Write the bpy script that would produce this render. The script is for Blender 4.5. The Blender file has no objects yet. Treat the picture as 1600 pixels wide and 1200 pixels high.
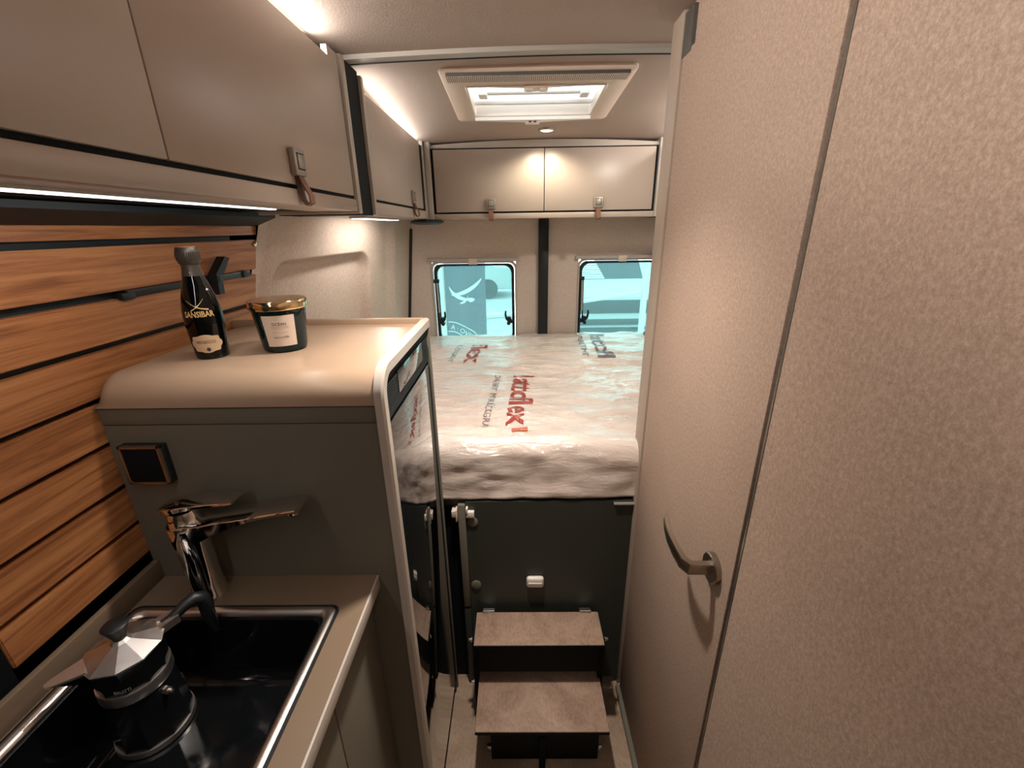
import bpy, bmesh, math, random
from mathutils import Vector, Matrix, noise
random.seed(7)
S = bpy.context.scene
COL = S.collection
PI = math.pi

# ---------------------------------------------------------------- camera
cam_d = bpy.data.cameras.new('camera')
cam_d.sensor_fit = 'HORIZONTAL'; cam_d.sensor_width = 36.0
cam_d.lens = 671.0 / 1600.0 * 36.0
cam_d.clip_start = 0.02; cam_d.clip_end = 200
cam = bpy.data.objects.new('camera', cam_d); COL.objects.link(cam)
pitch, yaw, roll = (math.radians(a) for a in (20.063, -0.735, -0.911))
rt = Vector((1, 0, 0)); fw = Vector((0, math.cos(pitch), -math.sin(pitch))); up = Vector((0, math.sin(pitch), math.cos(pitch)))
rt, up = math.cos(roll) * rt + math.sin(roll) * up, -math.sin(roll) * rt + math.cos(roll) * up
RZ = Matrix(((math.cos(yaw), math.sin(yaw), 0), (-math.sin(yaw), math.cos(yaw), 0), (0, 0, 1)))
rt, up, fw = RZ @ rt, RZ @ up, RZ @ fw
m = Matrix.Identity(4)
for i in range(3):
    m[i][0], m[i][1], m[i][2] = rt[i], up[i], -fw[i]
m.translation = (0, 0, 1.52)
cam.matrix_world = m
S.camera = cam

# ---------------------------------------------------------------- world, exposure
w = bpy.data.worlds.new('overcast_sky'); S.world = w; w.use_nodes = True
bg = w.node_tree.nodes['Background']
bg.inputs[0].default_value = (0.88, 0.95, 1.0, 1); bg.inputs[1].default_value = 10.0
S.view_settings.view_transform = 'Standard'; S.view_settings.look = 'None'
S.view_settings.exposure = 0.5; S.view_settings.gamma = 1.0
S.view_settings.use_curve_mapping = False
try:
    S.cycles.use_denoising = True
    S.cycles.max_bounces = 10; S.cycles.diffuse_bounces = 5; S.cycles.glossy_bounces = 5
    S.cycles.transmission_bounces = 6; S.cycles.transparent_max_bounces = 10
    S.cycles.caustics_reflective = False; S.cycles.caustics_refractive = False
    S.cycles.sample_clamp_indirect = 4.0
except Exception:
    pass
P_COVE, P_UNDER, P_DOWN, P_SPOT, P_FELT = 2.2, 1.8, 1.8, 1.1, 1.3
WARM = (1.0, 0.89, 0.80); NEUT = (1.0, 0.925, 0.87)

# ---------------------------------------------------------------- materials
def M(name, col, rough=0.5, metal=0.0, spec=0.5, coat=0.0, coat_rough=0.05, emit=None, estr=0.0):
    mt = bpy.data.materials.new(name); mt.use_nodes = True
    b = mt.node_tree.nodes['Principled BSDF']
    b.inputs['Base Color'].default_value = (*col, 1)
    b.inputs['Roughness'].default_value = rough; b.inputs['Metallic'].default_value = metal
    b.inputs['Specular IOR Level'].default_value = spec
    b.inputs['Coat Weight'].default_value = coat; b.inputs['Coat Roughness'].default_value = coat_rough
    if emit:
        b.inputs['Emission Color'].default_value = (*emit, 1); b.inputs['Emission Strength'].default_value = estr
    return mt

def nn(mt, typ, **kw):
    n = mt.node_tree.nodes.new(typ)
    for k, v in kw.items():
        if k in n.inputs: n.inputs[k].default_value = v
        else: setattr(n, k, v)
    return n

def ramp(mt, fac, stops):
    r = nn(mt, 'ShaderNodeValToRGB')
    e = r.color_ramp.elements
    while len(e) < len(stops): e.new(0.5)
    for i, (p, c) in enumerate(stops):
        e[i].position = p; e[i].color = (*c, 1)
    mt.node_tree.links.new(fac, r.inputs[0]); return r.outputs[0]

def tex_noise(mt, scale, mapscale=(1, 1, 1), detail=4, rough=0.6, dist=0.0, rnd=False):
    tc = nn(mt, 'ShaderNodeTexCoord'); mp = nn(mt, 'ShaderNodeMapping')
    mp.inputs['Scale'].default_value = mapscale
    L = mt.node_tree.links
    if rnd:
        oi = nn(mt, 'ShaderNodeObjectInfo'); mu = nn(mt, 'ShaderNodeMath', operation='MULTIPLY'); mu.inputs[1].default_value = 37.0
        L.new(oi.outputs['Random'], mu.inputs[0]); L.new(mu.outputs[0], mp.inputs['Location'])
    L.new(tc.outputs['Object'], mp.inputs['Vector'])
    n = nn(mt, 'ShaderNodeTexNoise', Scale=scale, Detail=detail, Roughness=rough, Distortion=dist)
    L.new(mp.outputs[0], n.inputs['Vector']); return n.outputs['Fac']

def add_bump(mt, h, strength=0.2, dist=0.002):
    b = nn(mt, 'ShaderNodeBump', Strength=strength, Distance=dist)
    mt.node_tree.links.new(h, b.inputs['Height'])
    mt.node_tree.links.new(b.outputs[0], mt.node_tree.nodes['Principled BSDF'].inputs['Normal'])

def base(mt, out): mt.node_tree.links.new(out, mt.node_tree.nodes['Principled BSDF'].inputs['Base Color'])

def mixc(mt, fac, a, b):
    x = nn(mt, 'ShaderNodeMix', data_type='RGBA'); L = mt.node_tree.links
    if isinstance(fac, float): x.inputs[0].default_value = fac
    else: L.new(fac, x.inputs[0])
    for i, v in ((6, a), (7, b)):
        if isinstance(v, tuple): x.inputs[i].default_value = (*v, 1)
        else: L.new(v, x.inputs[i])
    return x.outputs[2]

def felt(name, dark, mid, light, scale=170, ms=(1, 1, 1)):
    mt = M(name, mid, 0.95, spec=0.1)
    n1 = tex_noise(mt, scale, ms, 6, 0.75, 0.0); n2 = tex_noise(mt, 9, (1, 1, 1), 3); n3 = tex_noise(mt, scale * 3.1, ms, 3, 0.6, 0.0)
    c1 = ramp(mt, n1, [(0.36, dark), (0.5, mid), (0.64, light)])
    c3 = ramp(mt, n3, [(0.36, dark), (0.5, mid), (0.64, light)])
    c2 = ramp(mt, n2, [(0.35, tuple(v * 0.9 for v in mid)), (0.65, tuple(min(1, v * 1.1) for v in mid))])
    base(mt, mixc(mt, 0.2, mixc(mt, 0.4, c1, c3), c2)); add_bump(mt, n1, 0.12, 0.002)
    return mt

FELT = felt('felt_beige', (0.30, 0.212, 0.156), (0.435, 0.320, 0.246), (0.58, 0.445, 0.355), 210, (1, 1, 0.75))
FELT_PALE = felt('felt_pale', (0.40, 0.31, 0.25), (0.56, 0.45, 0.37), (0.70, 0.59, 0.51), 190, (1, 1, 0.45))
FELT_DOOR = felt('felt_rear', (0.50, 0.41, 0.35), (0.65, 0.55, 0.48), (0.76, 0.67, 0.60), 190, (1, 1, 0.45))
LAM = M('laminate_greige', (0.40, 0.335, 0.28), 0.36)
n_ = tex_noise(LAM, 400, (1, 1, 1), 2); add_bump(LAM, n_, 0.04, 0.001)
LAM_EDGE = M('laminate_edge', (0.40, 0.345, 0.28), 0.42)
LAM_OLIVE = M('laminate_olive', (0.155, 0.145, 0.112), 0.42)
n_ = tex_noise(LAM_OLIVE, 300, (1, 1, 1), 2); add_bump(LAM_OLIVE, n_, 0.05, 0.001)
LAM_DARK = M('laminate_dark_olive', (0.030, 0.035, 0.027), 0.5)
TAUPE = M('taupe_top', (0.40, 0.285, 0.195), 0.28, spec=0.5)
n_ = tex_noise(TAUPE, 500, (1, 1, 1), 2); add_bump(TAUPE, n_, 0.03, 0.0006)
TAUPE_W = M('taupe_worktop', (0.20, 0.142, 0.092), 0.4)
CEIL = M('ceiling_fabric', (0.42, 0.352, 0.305), 0.9, spec=0.15)
n_ = tex_noise(CEIL, 260, (1, 1, 1), 4); add_bump(CEIL, n_, 0.35, 0.002)
BLACK = M('black_plastic', (0.005, 0.008, 0.010), 0.45)
BLACKM = M('black_matt', (0.004, 0.006, 0.008), 0.7, spec=0.15)
RUBBER = M('black_rubber', (0.005, 0.008, 0.009), 0.6)
NAVY = M('dark_profile', (0.009, 0.016, 0.019), 0.5, spec=0.3)
ALU = M('alu_trim', (0.55, 0.52, 0.47), 0.35, 0.6)
GREYP = M('grey_profile', (0.40, 0.37, 0.32), 0.4)
GREYD = M('dark_grey_metal', (0.085, 0.08, 0.068), 0.5)
CHROME = M('chrome', (0.80, 0.78, 0.75), 0.05, 1.0)
STEEL = M('brushed_steel', (0.72, 0.66, 0.60), 0.30, 1.0)
NICKEL = M('satin_nickel', (0.40, 0.345, 0.28), 0.30, 1.0)
ALUMI = M('polished_aluminium', (0.80, 0.76, 0.72), 0.2, 1.0)
n_ = tex_noise(ALUMI, 90, (1, 1, 1), 5, 0.7)
_mr = nn(ALUMI, 'ShaderNodeMapRange'); _mr.inputs['To Min'].default_value = 0.22; _mr.inputs['To Max'].default_value = 0.48
ALUMI.node_tree.links.new(n_, _mr.inputs['Value'])
ALUMI.node_tree.links.new(_mr.outputs[0], ALUMI.node_tree.nodes['Principled BSDF'].inputs['Roughness'])
LATCH = M('latch_grey', (0.30, 0.27, 0.225), 0.4, 0.3)
LEATHER = M('brown_leather', (0.155, 0.062, 0.030), 0.6)
n_ = tex_noise(LEATHER, 300); add_bump(LEATHER, n_, 0.2, 0.001)
LEATHER_IN = M('leather_dark_side', (0.02, 0.014, 0.012), 0.7)
WHITEP = M('white_plastic', (0.80, 0.75, 0.68), 0.35)
CREAMP = M('cream_plastic', (0.70, 0.585, 0.49), 0.4)
GLASSBLK = M('black_glass_door', (0.004, 0.005, 0.006), 0.045, spec=1.0, coat=1.0, coat_rough=0.02)
SINKBLK = M('black_sink', (0.004, 0.005, 0.006), 0.10, spec=0.3)
BLKGLOSS = M('black_gloss', (0.006, 0.007, 0.008), 0.12)
TRIM = M('fridge_trim', (0.50, 0.455, 0.40), 0.35)
RED = M('red_print', (0.36, 0.045, 0.03), 0.35)
GREYINK = M('grey_print', (0.20, 0.16, 0.17), 0.4)
ORANGE = M('orange_print', (0.52, 0.12, 0.06), 0.4)
CREAMINK = M('cream_print', (0.75, 0.60, 0.42), 0.5)
GOLD = M('gold_lid', (0.85, 0.66, 0.38), 0.12, 1.0)
GOLDINK = M('gold_print', (0.72, 0.50, 0.22), 0.35, 0.3)
PAPER = M('cream_label', (0.72, 0.60, 0.50), 0.7)
PAPER2 = M('gilded_label', (0.62, 0.44, 0.27), 0.6)
INK = M('dark_ink', (0.06, 0.05, 0.05), 0.6)
INKL = M('pale_ink', (0.34, 0.28, 0.24), 0.6)
BOTTLE = M('black_bottle', (0.001, 0.002, 0.002), 0.05, spec=0.35)
CAPFOIL = M('dark_foil', (0.045, 0.037, 0.028), 0.4, 0.2)
CANDLE = M('teal_candle_glass', (0.003, 0.016, 0.019), 0.05, spec=0.35)
CORKTOP = M('copper_cap_top', (0.45, 0.20, 0.10), 0.5)
REDDOT = M('red_dot', (0.5, 0.05, 0.02), 0.4)
PALEPR = M('pale_print', (0.45, 0.50, 0.50), 0.5)

def wood(name):
    mt = M(name, (0.4, 0.16, 0.06), 0.42, spec=0.35)
    g = tex_noise(mt, 1.0, (8, 2.2, 46), 7, 0.62, 1.3, True)
    f = tex_noise(mt, 1.0, (30, 7, 260), 5, 0.75, 0.4, True)
    big = tex_noise(mt, 1.0, (3, 1.6, 14), 2, 0.5, 0.5, True)
    c = ramp(mt, g, [(0.37, (0.10, 0.030, 0.010)), (0.45, (0.30, 0.108, 0.036)), (0.53, (0.45, 0.185, 0.065)), (0.64, (0.60, 0.29, 0.115))])
    cb = ramp(mt, big, [(0.3, (0.34, 0.125, 0.045)), (0.7, (0.60, 0.285, 0.11))])
    cf = ramp(mt, f, [(0.35, (0.22, 0.075, 0.027)), (0.6, (0.46, 0.19, 0.07))])
    x = mixc(mt, 0.22, c, cb); base(mt, mixc(mt, 0.42, x, cf)); add_bump(mt, f, 0.12, 0.001)
    return mt
WOOD = wood('teak_wood')

def stone(name, a, b, c):
    mt = M(name, b, 0.55, spec=0.3)
    n1 = tex_noise(mt, 7, (1, 1, 1), 6, 0.7, 1.0, True); n2 = tex_noise(mt, 160, (1, 0.5, 1), 3)
    c1 = ramp(mt, n1, [(0.32, a), (0.5, b), (0.68, c)]); c2 = ramp(mt, n2, [(0.4, a), (0.6, c)])
    base(mt, mixc(mt, 0.25, c1, c2)); add_bump(mt, n2, 0.1, 0.001); return mt
STEPTOP = stone('step_laminate', (0.22, 0.145, 0.100), (0.34, 0.230, 0.165), (0.46, 0.330, 0.245))
FLOORM = stone('floor_vinyl', (0.24, 0.165, 0.11), (0.34, 0.245, 0.17), (0.43, 0.32, 0.23))

def film_mat():
    mt = M('plastic_wrapped_fabric', (0.70, 0.575, 0.49), 0.38, spec=0.5, coat=1.0, coat_rough=0.05)
    mt.node_tree.nodes['Principled BSDF'].inputs['Coat IOR'].default_value = 2.1
    a = tex_noise(mt, 1.0, (4, 15, 15), 5, 0.55, 1.2); b = tex_noise(mt, 1.0, (11, 34, 34), 3, 0.55, 2.0)
    n = tex_noise(mt, 5, (1, 2, 1), 4)
    base(mt, ramp(mt, n, [(0.35, (0.70, 0.58, 0.50)), (0.65, (0.82, 0.73, 0.66))]))
    ad = nn(mt, 'ShaderNodeMath', operation='ADD'); mt.node_tree.links.new(a, ad.inputs[0]); mt.node_tree.links.new(b, ad.inputs[1])
    bm_ = nn(mt, 'ShaderNodeBump', Strength=0.55, Distance=0.03); mt.node_tree.links.new(ad.outputs[0], bm_.inputs['Height'])
    p = mt.node_tree.nodes['Principled BSDF']
    mt.node_tree.links.new(bm_.outputs[0], p.inputs['Coat Normal'])
    b2 = nn(mt, 'ShaderNodeBump', Strength=0.14, Distance=0.015); mt.node_tree.links.new(ad.outputs[0], b2.inputs['Height'])
    mt.node_tree.links.new(b2.outputs[0], p.inputs['Normal'])
    return mt
FILM = film_mat()

def tinted(name, col, gloss=0.08, haze=(0, 0, 0), hz=0.0):
    mt = bpy.data.materials.new(name); mt.use_nodes = True; nt = mt.node_tree
    nt.nodes.clear(); o = nt.nodes.new('ShaderNodeOutputMaterial')
    t = nt.nodes.new('ShaderNodeBsdfTransparent'); t.inputs[0].default_value = (*col, 1)
    g = nt.nodes.new('ShaderNodeBsdfGlossy'); g.inputs['Roughness'].default_value = 0.03
    mx = nt.nodes.new('ShaderNodeMixShader'); mx.inputs[0].default_value = gloss
    nt.links.new(t.outputs[0], mx.inputs[1]); nt.links.new(g.outputs[0], mx.inputs[2])
    last = mx.outputs[0]
    if hz > 0:
        tr = nt.nodes.new('ShaderNodeBsdfTranslucent'); tr.inputs[0].default_value = (*haze, 1)
        m2 = nt.nodes.new('ShaderNodeMixShader'); m2.inputs[0].default_value = hz
        nt.links.new(last, m2.inputs[1]); nt.links.new(tr.outputs[0], m2.inputs[2]); last = m2.outputs[0]
    nt.links.new(last, o.inputs[0]); return mt
PANE = tinted('tinted_acrylic', (0.090, 0.178, 0.166), 0.03, (0.17, 0.34, 0.33), 0.08)
HPANE = tinted('hatch_acrylic', (0.10, 0.11, 0.115), 0.03, (0.36, 0.39, 0.41), 0.5)

LED = M('led_diffuser', (0.9, 0.9, 0.9), 0.5, emit=(1.0, 0.94, 0.88), estr=2.5)
LEDU = M('led_line', (0.9, 0.9, 0.9), 0.5, emit=(0.95, 0.90, 0.95), estr=1.6)
LAMPLENS = M('lamp_lens', (0.9, 0.9, 0.9), 0.5, emit=(1.0, 0.93, 0.84), estr=3.0)

# ---------------------------------------------------------------- mesh helpers
def nb(): return bmesh.new()

def bev(bm, geom_faces, r, seg):
    ed = list({e for f in geom_faces for e in f.edges})
    bmesh.ops.bevel(bm, geom=ed, offset=r, segments=seg, affect='EDGES', profile=0.5)

def box(bm, x0, x1, y0, y1, z0, z1, r=0, seg=2):
    t = bmesh.new()
    bmesh.ops.create_cube(t, size=1)
    for v in t.verts:
        v.co = Vector(((x0 + x1) / 2 + v.co.x * (x1 - x0), (y0 + y1) / 2 + v.co.y * (y1 - y0), (z0 + z1) / 2 + v.co.z * (z1 - z0)))
    if r > 0: bev(t, t.faces[:], r, seg)
    me = bpy.data.meshes.new('tmp'); t.to_mesh(me); t.free(); bm.from_mesh(me); bpy.data.meshes.remove(me)
    return bm

def ring(bm, pts): return [bm.verts.new(p) for p in pts]

def bridge(bm, a, b, closed=True):
    n = len(a)
    for i in range(n if closed else n - 1):
        j = (i + 1) % n
        try: bm.faces.new((a[i], a[j], b[j], b[i]))
        except ValueError: pass

def fix(bm):
    bmesh.ops.remove_doubles(bm, verts=bm.verts[:], dist=1e-6)
    bmesh.ops.recalc_face_normals(bm, faces=bm.faces[:]); return bm

def frame_of(d):
    d = d.normalized(); a = Vector((0, 0, 1)) if abs(d.z) < 0.9 else Vector((1, 0, 0))
    u = d.cross(a).normalized(); return u, d.cross(u).normalized()

def tube(bm, pts, rad, n=12, caps=True, sx=1.0, sy=1.0):
    pts = [Vector(p) for p in pts]; R = rad if isinstance(rad, (list, tuple)) else [rad] * len(pts)
    u = None; prev = None; rings = []
    for i, p in enumerate(pts):
        d = (pts[min(i + 1, len(pts) - 1)] - pts[max(i - 1, 0)]).normalized()
        if u is None: u, v = frame_of(d)
        else:
            u = (u - d * u.dot(d)).normalized(); v = d.cross(u).normalized()
        rings.append(ring(bm, [p + (u * math.cos(2 * PI * k / n) * sx + v * math.sin(2 * PI * k / n) * sy) * R[i] for k in range(n)]))
    for a, b in zip(rings, rings[1:]): bridge(bm, a, b)
    if caps: bm.faces.new(rings[0]); bm.faces.new(rings[-1])
    return bm

def cyl(bm, p0, p1, r0, r1=None, n=24): return tube(bm, [p0, p1], [r0, r0 if r1 is None else r1], n)

def lathe(bm, prof, n=48, c=(0, 0, 0), rot=0.0):
    rings = []
    for r, z in prof:
        rings.append(ring(bm, [(c[0] + r * math.cos(2 * PI * k / n + rot), c[1] + r * math.sin(2 * PI * k / n + rot), c[2] + z) for k in range(n)]))
    for a, b in zip(rings, rings[1:]): bridge(bm, a, b)
    if prof[0][0] > 1e-6: bm.faces.new(rings[0])
    if prof[-1][0] > 1e-6: bm.faces.new(rings[-1])
    return fix(bm)

def prism(bm, poly, axis, a0, a1):
    def mk(p, a):
        return {'x': (a, p[0], p[1]), 'y': (p[0], a, p[1]), 'z': (p[0], p[1], a)}[axis]
    A = ring(bm, [mk(p, a0) for p in poly]); B = ring(bm, [mk(p, a1) for p in poly])
    bridge(bm, A, B); bm.faces.new(A); bm.faces.new(B); bmesh.ops.recalc_face_normals(bm, faces=bm.faces[:]); return bm

def ribbon(bm, pts, wv, th):
    pts = [Vector(p) for p in pts]; wv = Vector(wv); rings = []
    for i, p in enumerate(pts):
        d = (pts[min(i + 1, len(pts) - 1)] - pts[max(i - 1, 0)]).normalized(); nrm = d.cross(wv).normalized() * th / 2
        rings.append(ring(bm, [p - wv / 2 - nrm, p + wv / 2 - nrm, p + wv / 2 + nrm, p - wv / 2 + nrm]))
    for a, b in zip(rings, rings[1:]): bridge(bm, a, b)
    bm.faces.new(rings[0]); bm.faces.new(rings[-1]); bmesh.ops.recalc_face_normals(bm, faces=bm.faces[:]); return bm

def rrect(cx, cy, hx, hy, r, n=8):
    out = []
    for sx, sy, a0 in ((1, 1, 0), (-1, 1, PI / 2), (-1, -1, PI), (1, -1, 1.5 * PI)):
        for k in range(n + 1):
            a = a0 + PI / 2 * k / n
            out.append((cx + sx * (hx - r) + r * math.cos(a), cy + sy * (hy - r) + r * math.sin(a)))
    return out

def root_of(o):
    while o.parent: o = o.parent
    return o

def obj(name, bm, mat, parent=None, smooth=None, local=False):
    if parent is not None and not local:
        l = root_of(parent).location
        for v in bm.verts: v.co -= l
    me = bpy.data.meshes.new(name); bm.to_mesh(me); bm.free()
    for mt in (mat if isinstance(mat, (list, tuple)) else [mat]): me.materials.append(mt)
    o = bpy.data.objects.new(name, me); COL.objects.link(o)
    if parent is not None: o.parent = parent
    if smooth is not None:
        me.polygons.foreach_set('use_smooth', [True] * len(me.polygons))
        if smooth < 180: me.set_sharp_from_angle(angle=math.radians(smooth))
    return o

def thing(name, label, cat, loc=(0, 0, 0), rotz=0, group=None):
    o = bpy.data.objects.new(name, None); COL.objects.link(o); o.empty_display_size = 0.05
    o.location = loc; o.rotation_euler = (0, 0, rotz); o['label'] = label; o['category'] = cat
    if group: o['group'] = group
    return o

def tag(o, label, cat, group=None, kind=None):
    o['label'] = label; o['category'] = cat
    if group: o['group'] = group
    if kind: o['kind'] = kind
    return o

def struct(name, bm, mat, label, parent=None, smooth=None):
    o = obj(name, bm, mat, parent, smooth); o['kind'] = 'structure'
    if parent is None: o['label'] = label; o['category'] = name.split('_')[0]
    return o

def sroot(name, label, loc=(0, 0, 0)):
    o = thing(name, label, name.split('_')[0], loc); o['kind'] = 'structure'; return o

def text_bm(s, subdiv=0.0, bold=0.0):
    cu = bpy.data.curves.new('t', 'FONT'); cu.body = s; cu.size = 1.0; cu.offset = bold; cu.resolution_u = 3
    o = bpy.data.objects.new('t', cu); COL.objects.link(o); bpy.context.view_layer.update()
    me = bpy.data.meshes.new_from_object(o.evaluated_get(bpy.context.evaluated_depsgraph_get()))
    bpy.data.objects.remove(o); bpy.data.curves.remove(cu)
    bm = bmesh.new(); bm.from_mesh(me); bpy.data.meshes.remove(me)
    xs = [v.co.x for v in bm.verts]; ys = [v.co.y for v in bm.verts]
    x0, x1 = min(xs), max(xs); y0, y1 = min(ys), max(ys)
    for v in bm.verts: v.co.x = (v.co.x - x0) / (x1 - x0)          # 0..1 in x, y keeps cap = ~0.7
    H = max(y1, 1e-6)
    for v in bm.verts: v.co.y = v.co.y / H
    if subdiv > 0:
        for _ in range(3):
            le = [e for e in bm.edges if abs(e.verts[0].co.x - e.verts[1].co.x) > subdiv or abs(e.verts[0].co.y - e.verts[1].co.y) > 0.35]
            if not le: break
            bmesh.ops.subdivide_edges(bm, edges=le, cuts=1)
        bmesh.ops.triangulate(bm, faces=bm.faces[:])
    return bm

def text(name, s, fn, mat, parent, subdiv=0.0, bold=0.0, local=False, smooth=None):
    """fn maps (u 0..1 along the line, v 0..1 of the letter height) to a point"""
    bm = text_bm(s, subdiv, bold)
    for v in bm.verts: v.co = Vector(fn(v.co.x, v.co.y))
    return obj(name, bm, mat, parent, smooth, local)

def area_light(name, loc, rot, sx, sy, power, col, parent=None, spread=PI):
    d = bpy.data.lights.new(name, 'AREA'); d.shape = 'RECTANGLE'; d.size = sx; d.size_y = sy
    d.energy = power; d.color = col; d.spread = spread
    o = bpy.data.objects.new(name, d); COL.objects.link(o)
    o.location = Vector(loc) - (root_of(parent).location if parent else Vector()); o.rotation_euler = rot
    if parent: o.parent = parent
    return o

def spot_light(name, loc, rot, power, col, ang, blend, size, parent):
    d = bpy.data.lights.new(name, 'SPOT'); d.energy = power; d.color = col; d.spot_size = ang; d.spot_blend = blend; d.shadow_soft_size = size
    o = bpy.data.objects.new(name, d); COL.objects.link(o)
    o.location = Vector(loc) - root_of(parent).location; o.rotation_euler = rot; o.parent = parent; return o

def sstep(a, b, x):
    t = max(0.0, min(1.0, (x - a) / (b - a))); return t * t * (3 - 2 * t)

# ================================================================ SETTING
# floor
struct('floor', box(nb(), -0.90, 0.98, -1.3, 2.46, -0.03, 0.0), FLOORM, 'brown stone-look vinyl floor of the camper van aisle')

# ceiling: gently arched sheet with the hatch opening, falling to the rear
HX0, HX1, HY0, HY1 = -0.135, 0.262, 1.415, 1.70
def zc(x, y):
    return 1.919 - 0.011 * ((x - 0.15) / 0.55) ** 2 - 0.046 * max(0.0, (y - 1.2) / 0.86)
xs = sorted({-0.90, 0.98, HX0, HX1, *[-0.8 + 0.089 * k for k in range(1, 20)]})
ys = sorted({-1.3, 2.46, HY0, HY1, 1.22, *[-1.3 + 0.18 * k for k in range(1, 21)]})
bm = nb(); g = {}
for i, x in enumerate(xs):
    for j, y in enumerate(ys):
        g[i, j] = (bm.verts.new((x, y, zc(x, y))), bm.verts.new((x, y, zc(x, y) + 0.02)))
for i in range(len(xs) - 1):
    for j in range(len(ys) - 1):
        cx, cy = (xs[i] + xs[i + 1]) / 2, (ys[j] + ys[j + 1]) / 2
        if HX0 < cx < HX1 and HY0 < cy < HY1: continue
        for s in (0, 1): bm.faces.new([g[i, j][s], g[i + 1, j][s], g[i + 1, j + 1][s], g[i, j + 1][s]])
struct('ceiling', bm, CEIL, 'beige fabric-covered ceiling with a slight arch', smooth=30)

# cross batten under the ceiling
bm = nb(); n = 24; A = []
for k in range(n + 1):
    x = -0.43 + (0.98 + 0.43) * k / n; z = zc(x, 1.2)
    A.append(ring(bm, [(x, 1.212, z - 0.011), (x, 1.236, z - 0.013), (x, 1.236, z + 0.01), (x, 1.212, z + 0.01)]))
for a, b in zip(A, A[1:]): bridge(bm, a, b)
bm.faces.new(A[0]); bm.faces.new(A[-1])
t1 = struct('trim_1', fix(bm), GREYP, 'pale grey batten running across the ceiling in front of the roof hatch')
bm = nb(); A = []
for k in range(n + 1):
    x = -0.43 + (0.98 + 0.43) * k / n; z = zc(x, 1.2)
    A.append(ring(bm, [(x, 1.236, z - 0.014), (x, 1.242, z - 0.014), (x, 1.242, z + 0.01), (x, 1.236, z + 0.01)]))
for a, b in zip(A, A[1:]): bridge(bm, a, b)
obj('shadow_gap', fix(bm), BLACKM, t1)

# outer side, front and rear shells
struct('wall_left', box(nb(), -0.92, -0.88, -1.3, 2.46, -0.03, 1.93), NAVY, 'dark outer side wall behind the wooden slats and cabinets')
struct('wall_front', box(nb(), -0.90, 0.98, -1.34, -1.30, -0.03, 1.95), FELT, 'felt partition behind the camera at the front of the living space')
struct('wall_side', box(nb(), 0.95, 0.99, 1.0, 2.46, -0.03, 1.93), FELT_DOOR, 'felt outer wall beside the bed on the far side of the washroom')

# moulded felt panel on the left beside the bed, with a rounded recess
RY0, RY1, RZ1, RR = 1.285, 1.955, 1.432, 0.085
def slat_end(z): return 1.147 + (z - 1.294) * 0.39
def felt_x(y, z):
    b = -0.735 + (y - 1.23) * 0.1155 + 0.11 * (z - 1.3)
    # signed distance to rounded recess (open at the bottom)
    cy, hy = (RY0 + RY1) / 2, (RY1 - RY0) / 2
    qy, qz = abs(y - cy) - hy + RR, z - RZ1 + RR
    sd = min(max(qy, qz), 0) + math.hypot(max(qy, 0), max(qz, 0)) - RR
    d = -(0.075 - 0.035 * max(0.0, (y - 1.3)) / 0.65) * (1 - sstep(-0.016, 0.003, sd))
    # rolled border towards the rear pillar and at the front edge
    d += 0.022 * sstep(2.12, 2.20, y) + 0.012 * (1 - sstep(slat_end(z) - 0.01, slat_end(z) + 0.06, y))
    return b + d
bm = nb(); NY, NZ = 200, 170; G = []
for i in range(NY + 1):
    row = []
    for j in range(NZ + 1):
        z = 0.78 + 0.80 * j / NZ; ya = slat_end(z) - 0.004; y = ya + (2.41 - ya) * i / NY
        row.append(bm.verts.new((felt_x(y, z), y, z)))
    G.append(row)
for i in range(NY):
    for j in range(NZ): bm.faces.new((G[i][j], G[i + 1][j], G[i + 1][j + 1], G[i][j + 1]))
struct('wall_side_panel', bm, FELT_PALE, 'pale felt-lined side wall with rounded recess beside the bed', smooth=180)

# rear doors lined with felt, each with a window opening
YR = 2.40
def holed(bm, x0, x1, z0, z1, hx0, hx1, hz0, hz1, y0, y1):
    box(bm, x0, hx0, y0, y1, z0, z1); box(bm, hx1, x1, y0, y1, z0, z1)
    box(bm, hx0, hx1, y0, y1, z0, hz0); box(bm, hx0, hx1, y0, y1, hz1, z1); return bm
W1 = (-0.458, 0.0, 0.885, 1.347); W2 = (0.338, 0.796, 0.885, 1.352)
struct('door_2', holed(nb(), -0.90, 0.130, -0.03, 1.93, *W1, YR, YR + 0.05), FELT_DOOR, 'felt-lined rear door on the left of the dark centre post')
struct('door_3', holed(nb(), 0.165, 0.98, -0.03, 1.93, *W2, YR, YR + 0.05), FELT_DOOR, 'felt-lined rear door on the right of the dark centre post')
bm = nb(); box(bm, 0.121, 0.174, YR - 0.03, YR + 0.05, 0.0, 1.9, 0.006)
t2 = struct('trim_2', bm, BLACK, 'black vertical centre post between the two rear doors', smooth=30)
tag(t2, 'black vertical centre post between the two rear doors', 'trim', kind='structure')
bm = nb()
pts = [(felt_x(2.395, z) + 0.004, 2.396, z) for z in [0.8 + 0.08 * k for k in range(10)]]
tube(bm, pts, 0.009, 8)
o = struct('trim_3', bm, RUBBER, 'black rubber seal in the corner between side panel and rear door', smooth=60)

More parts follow.
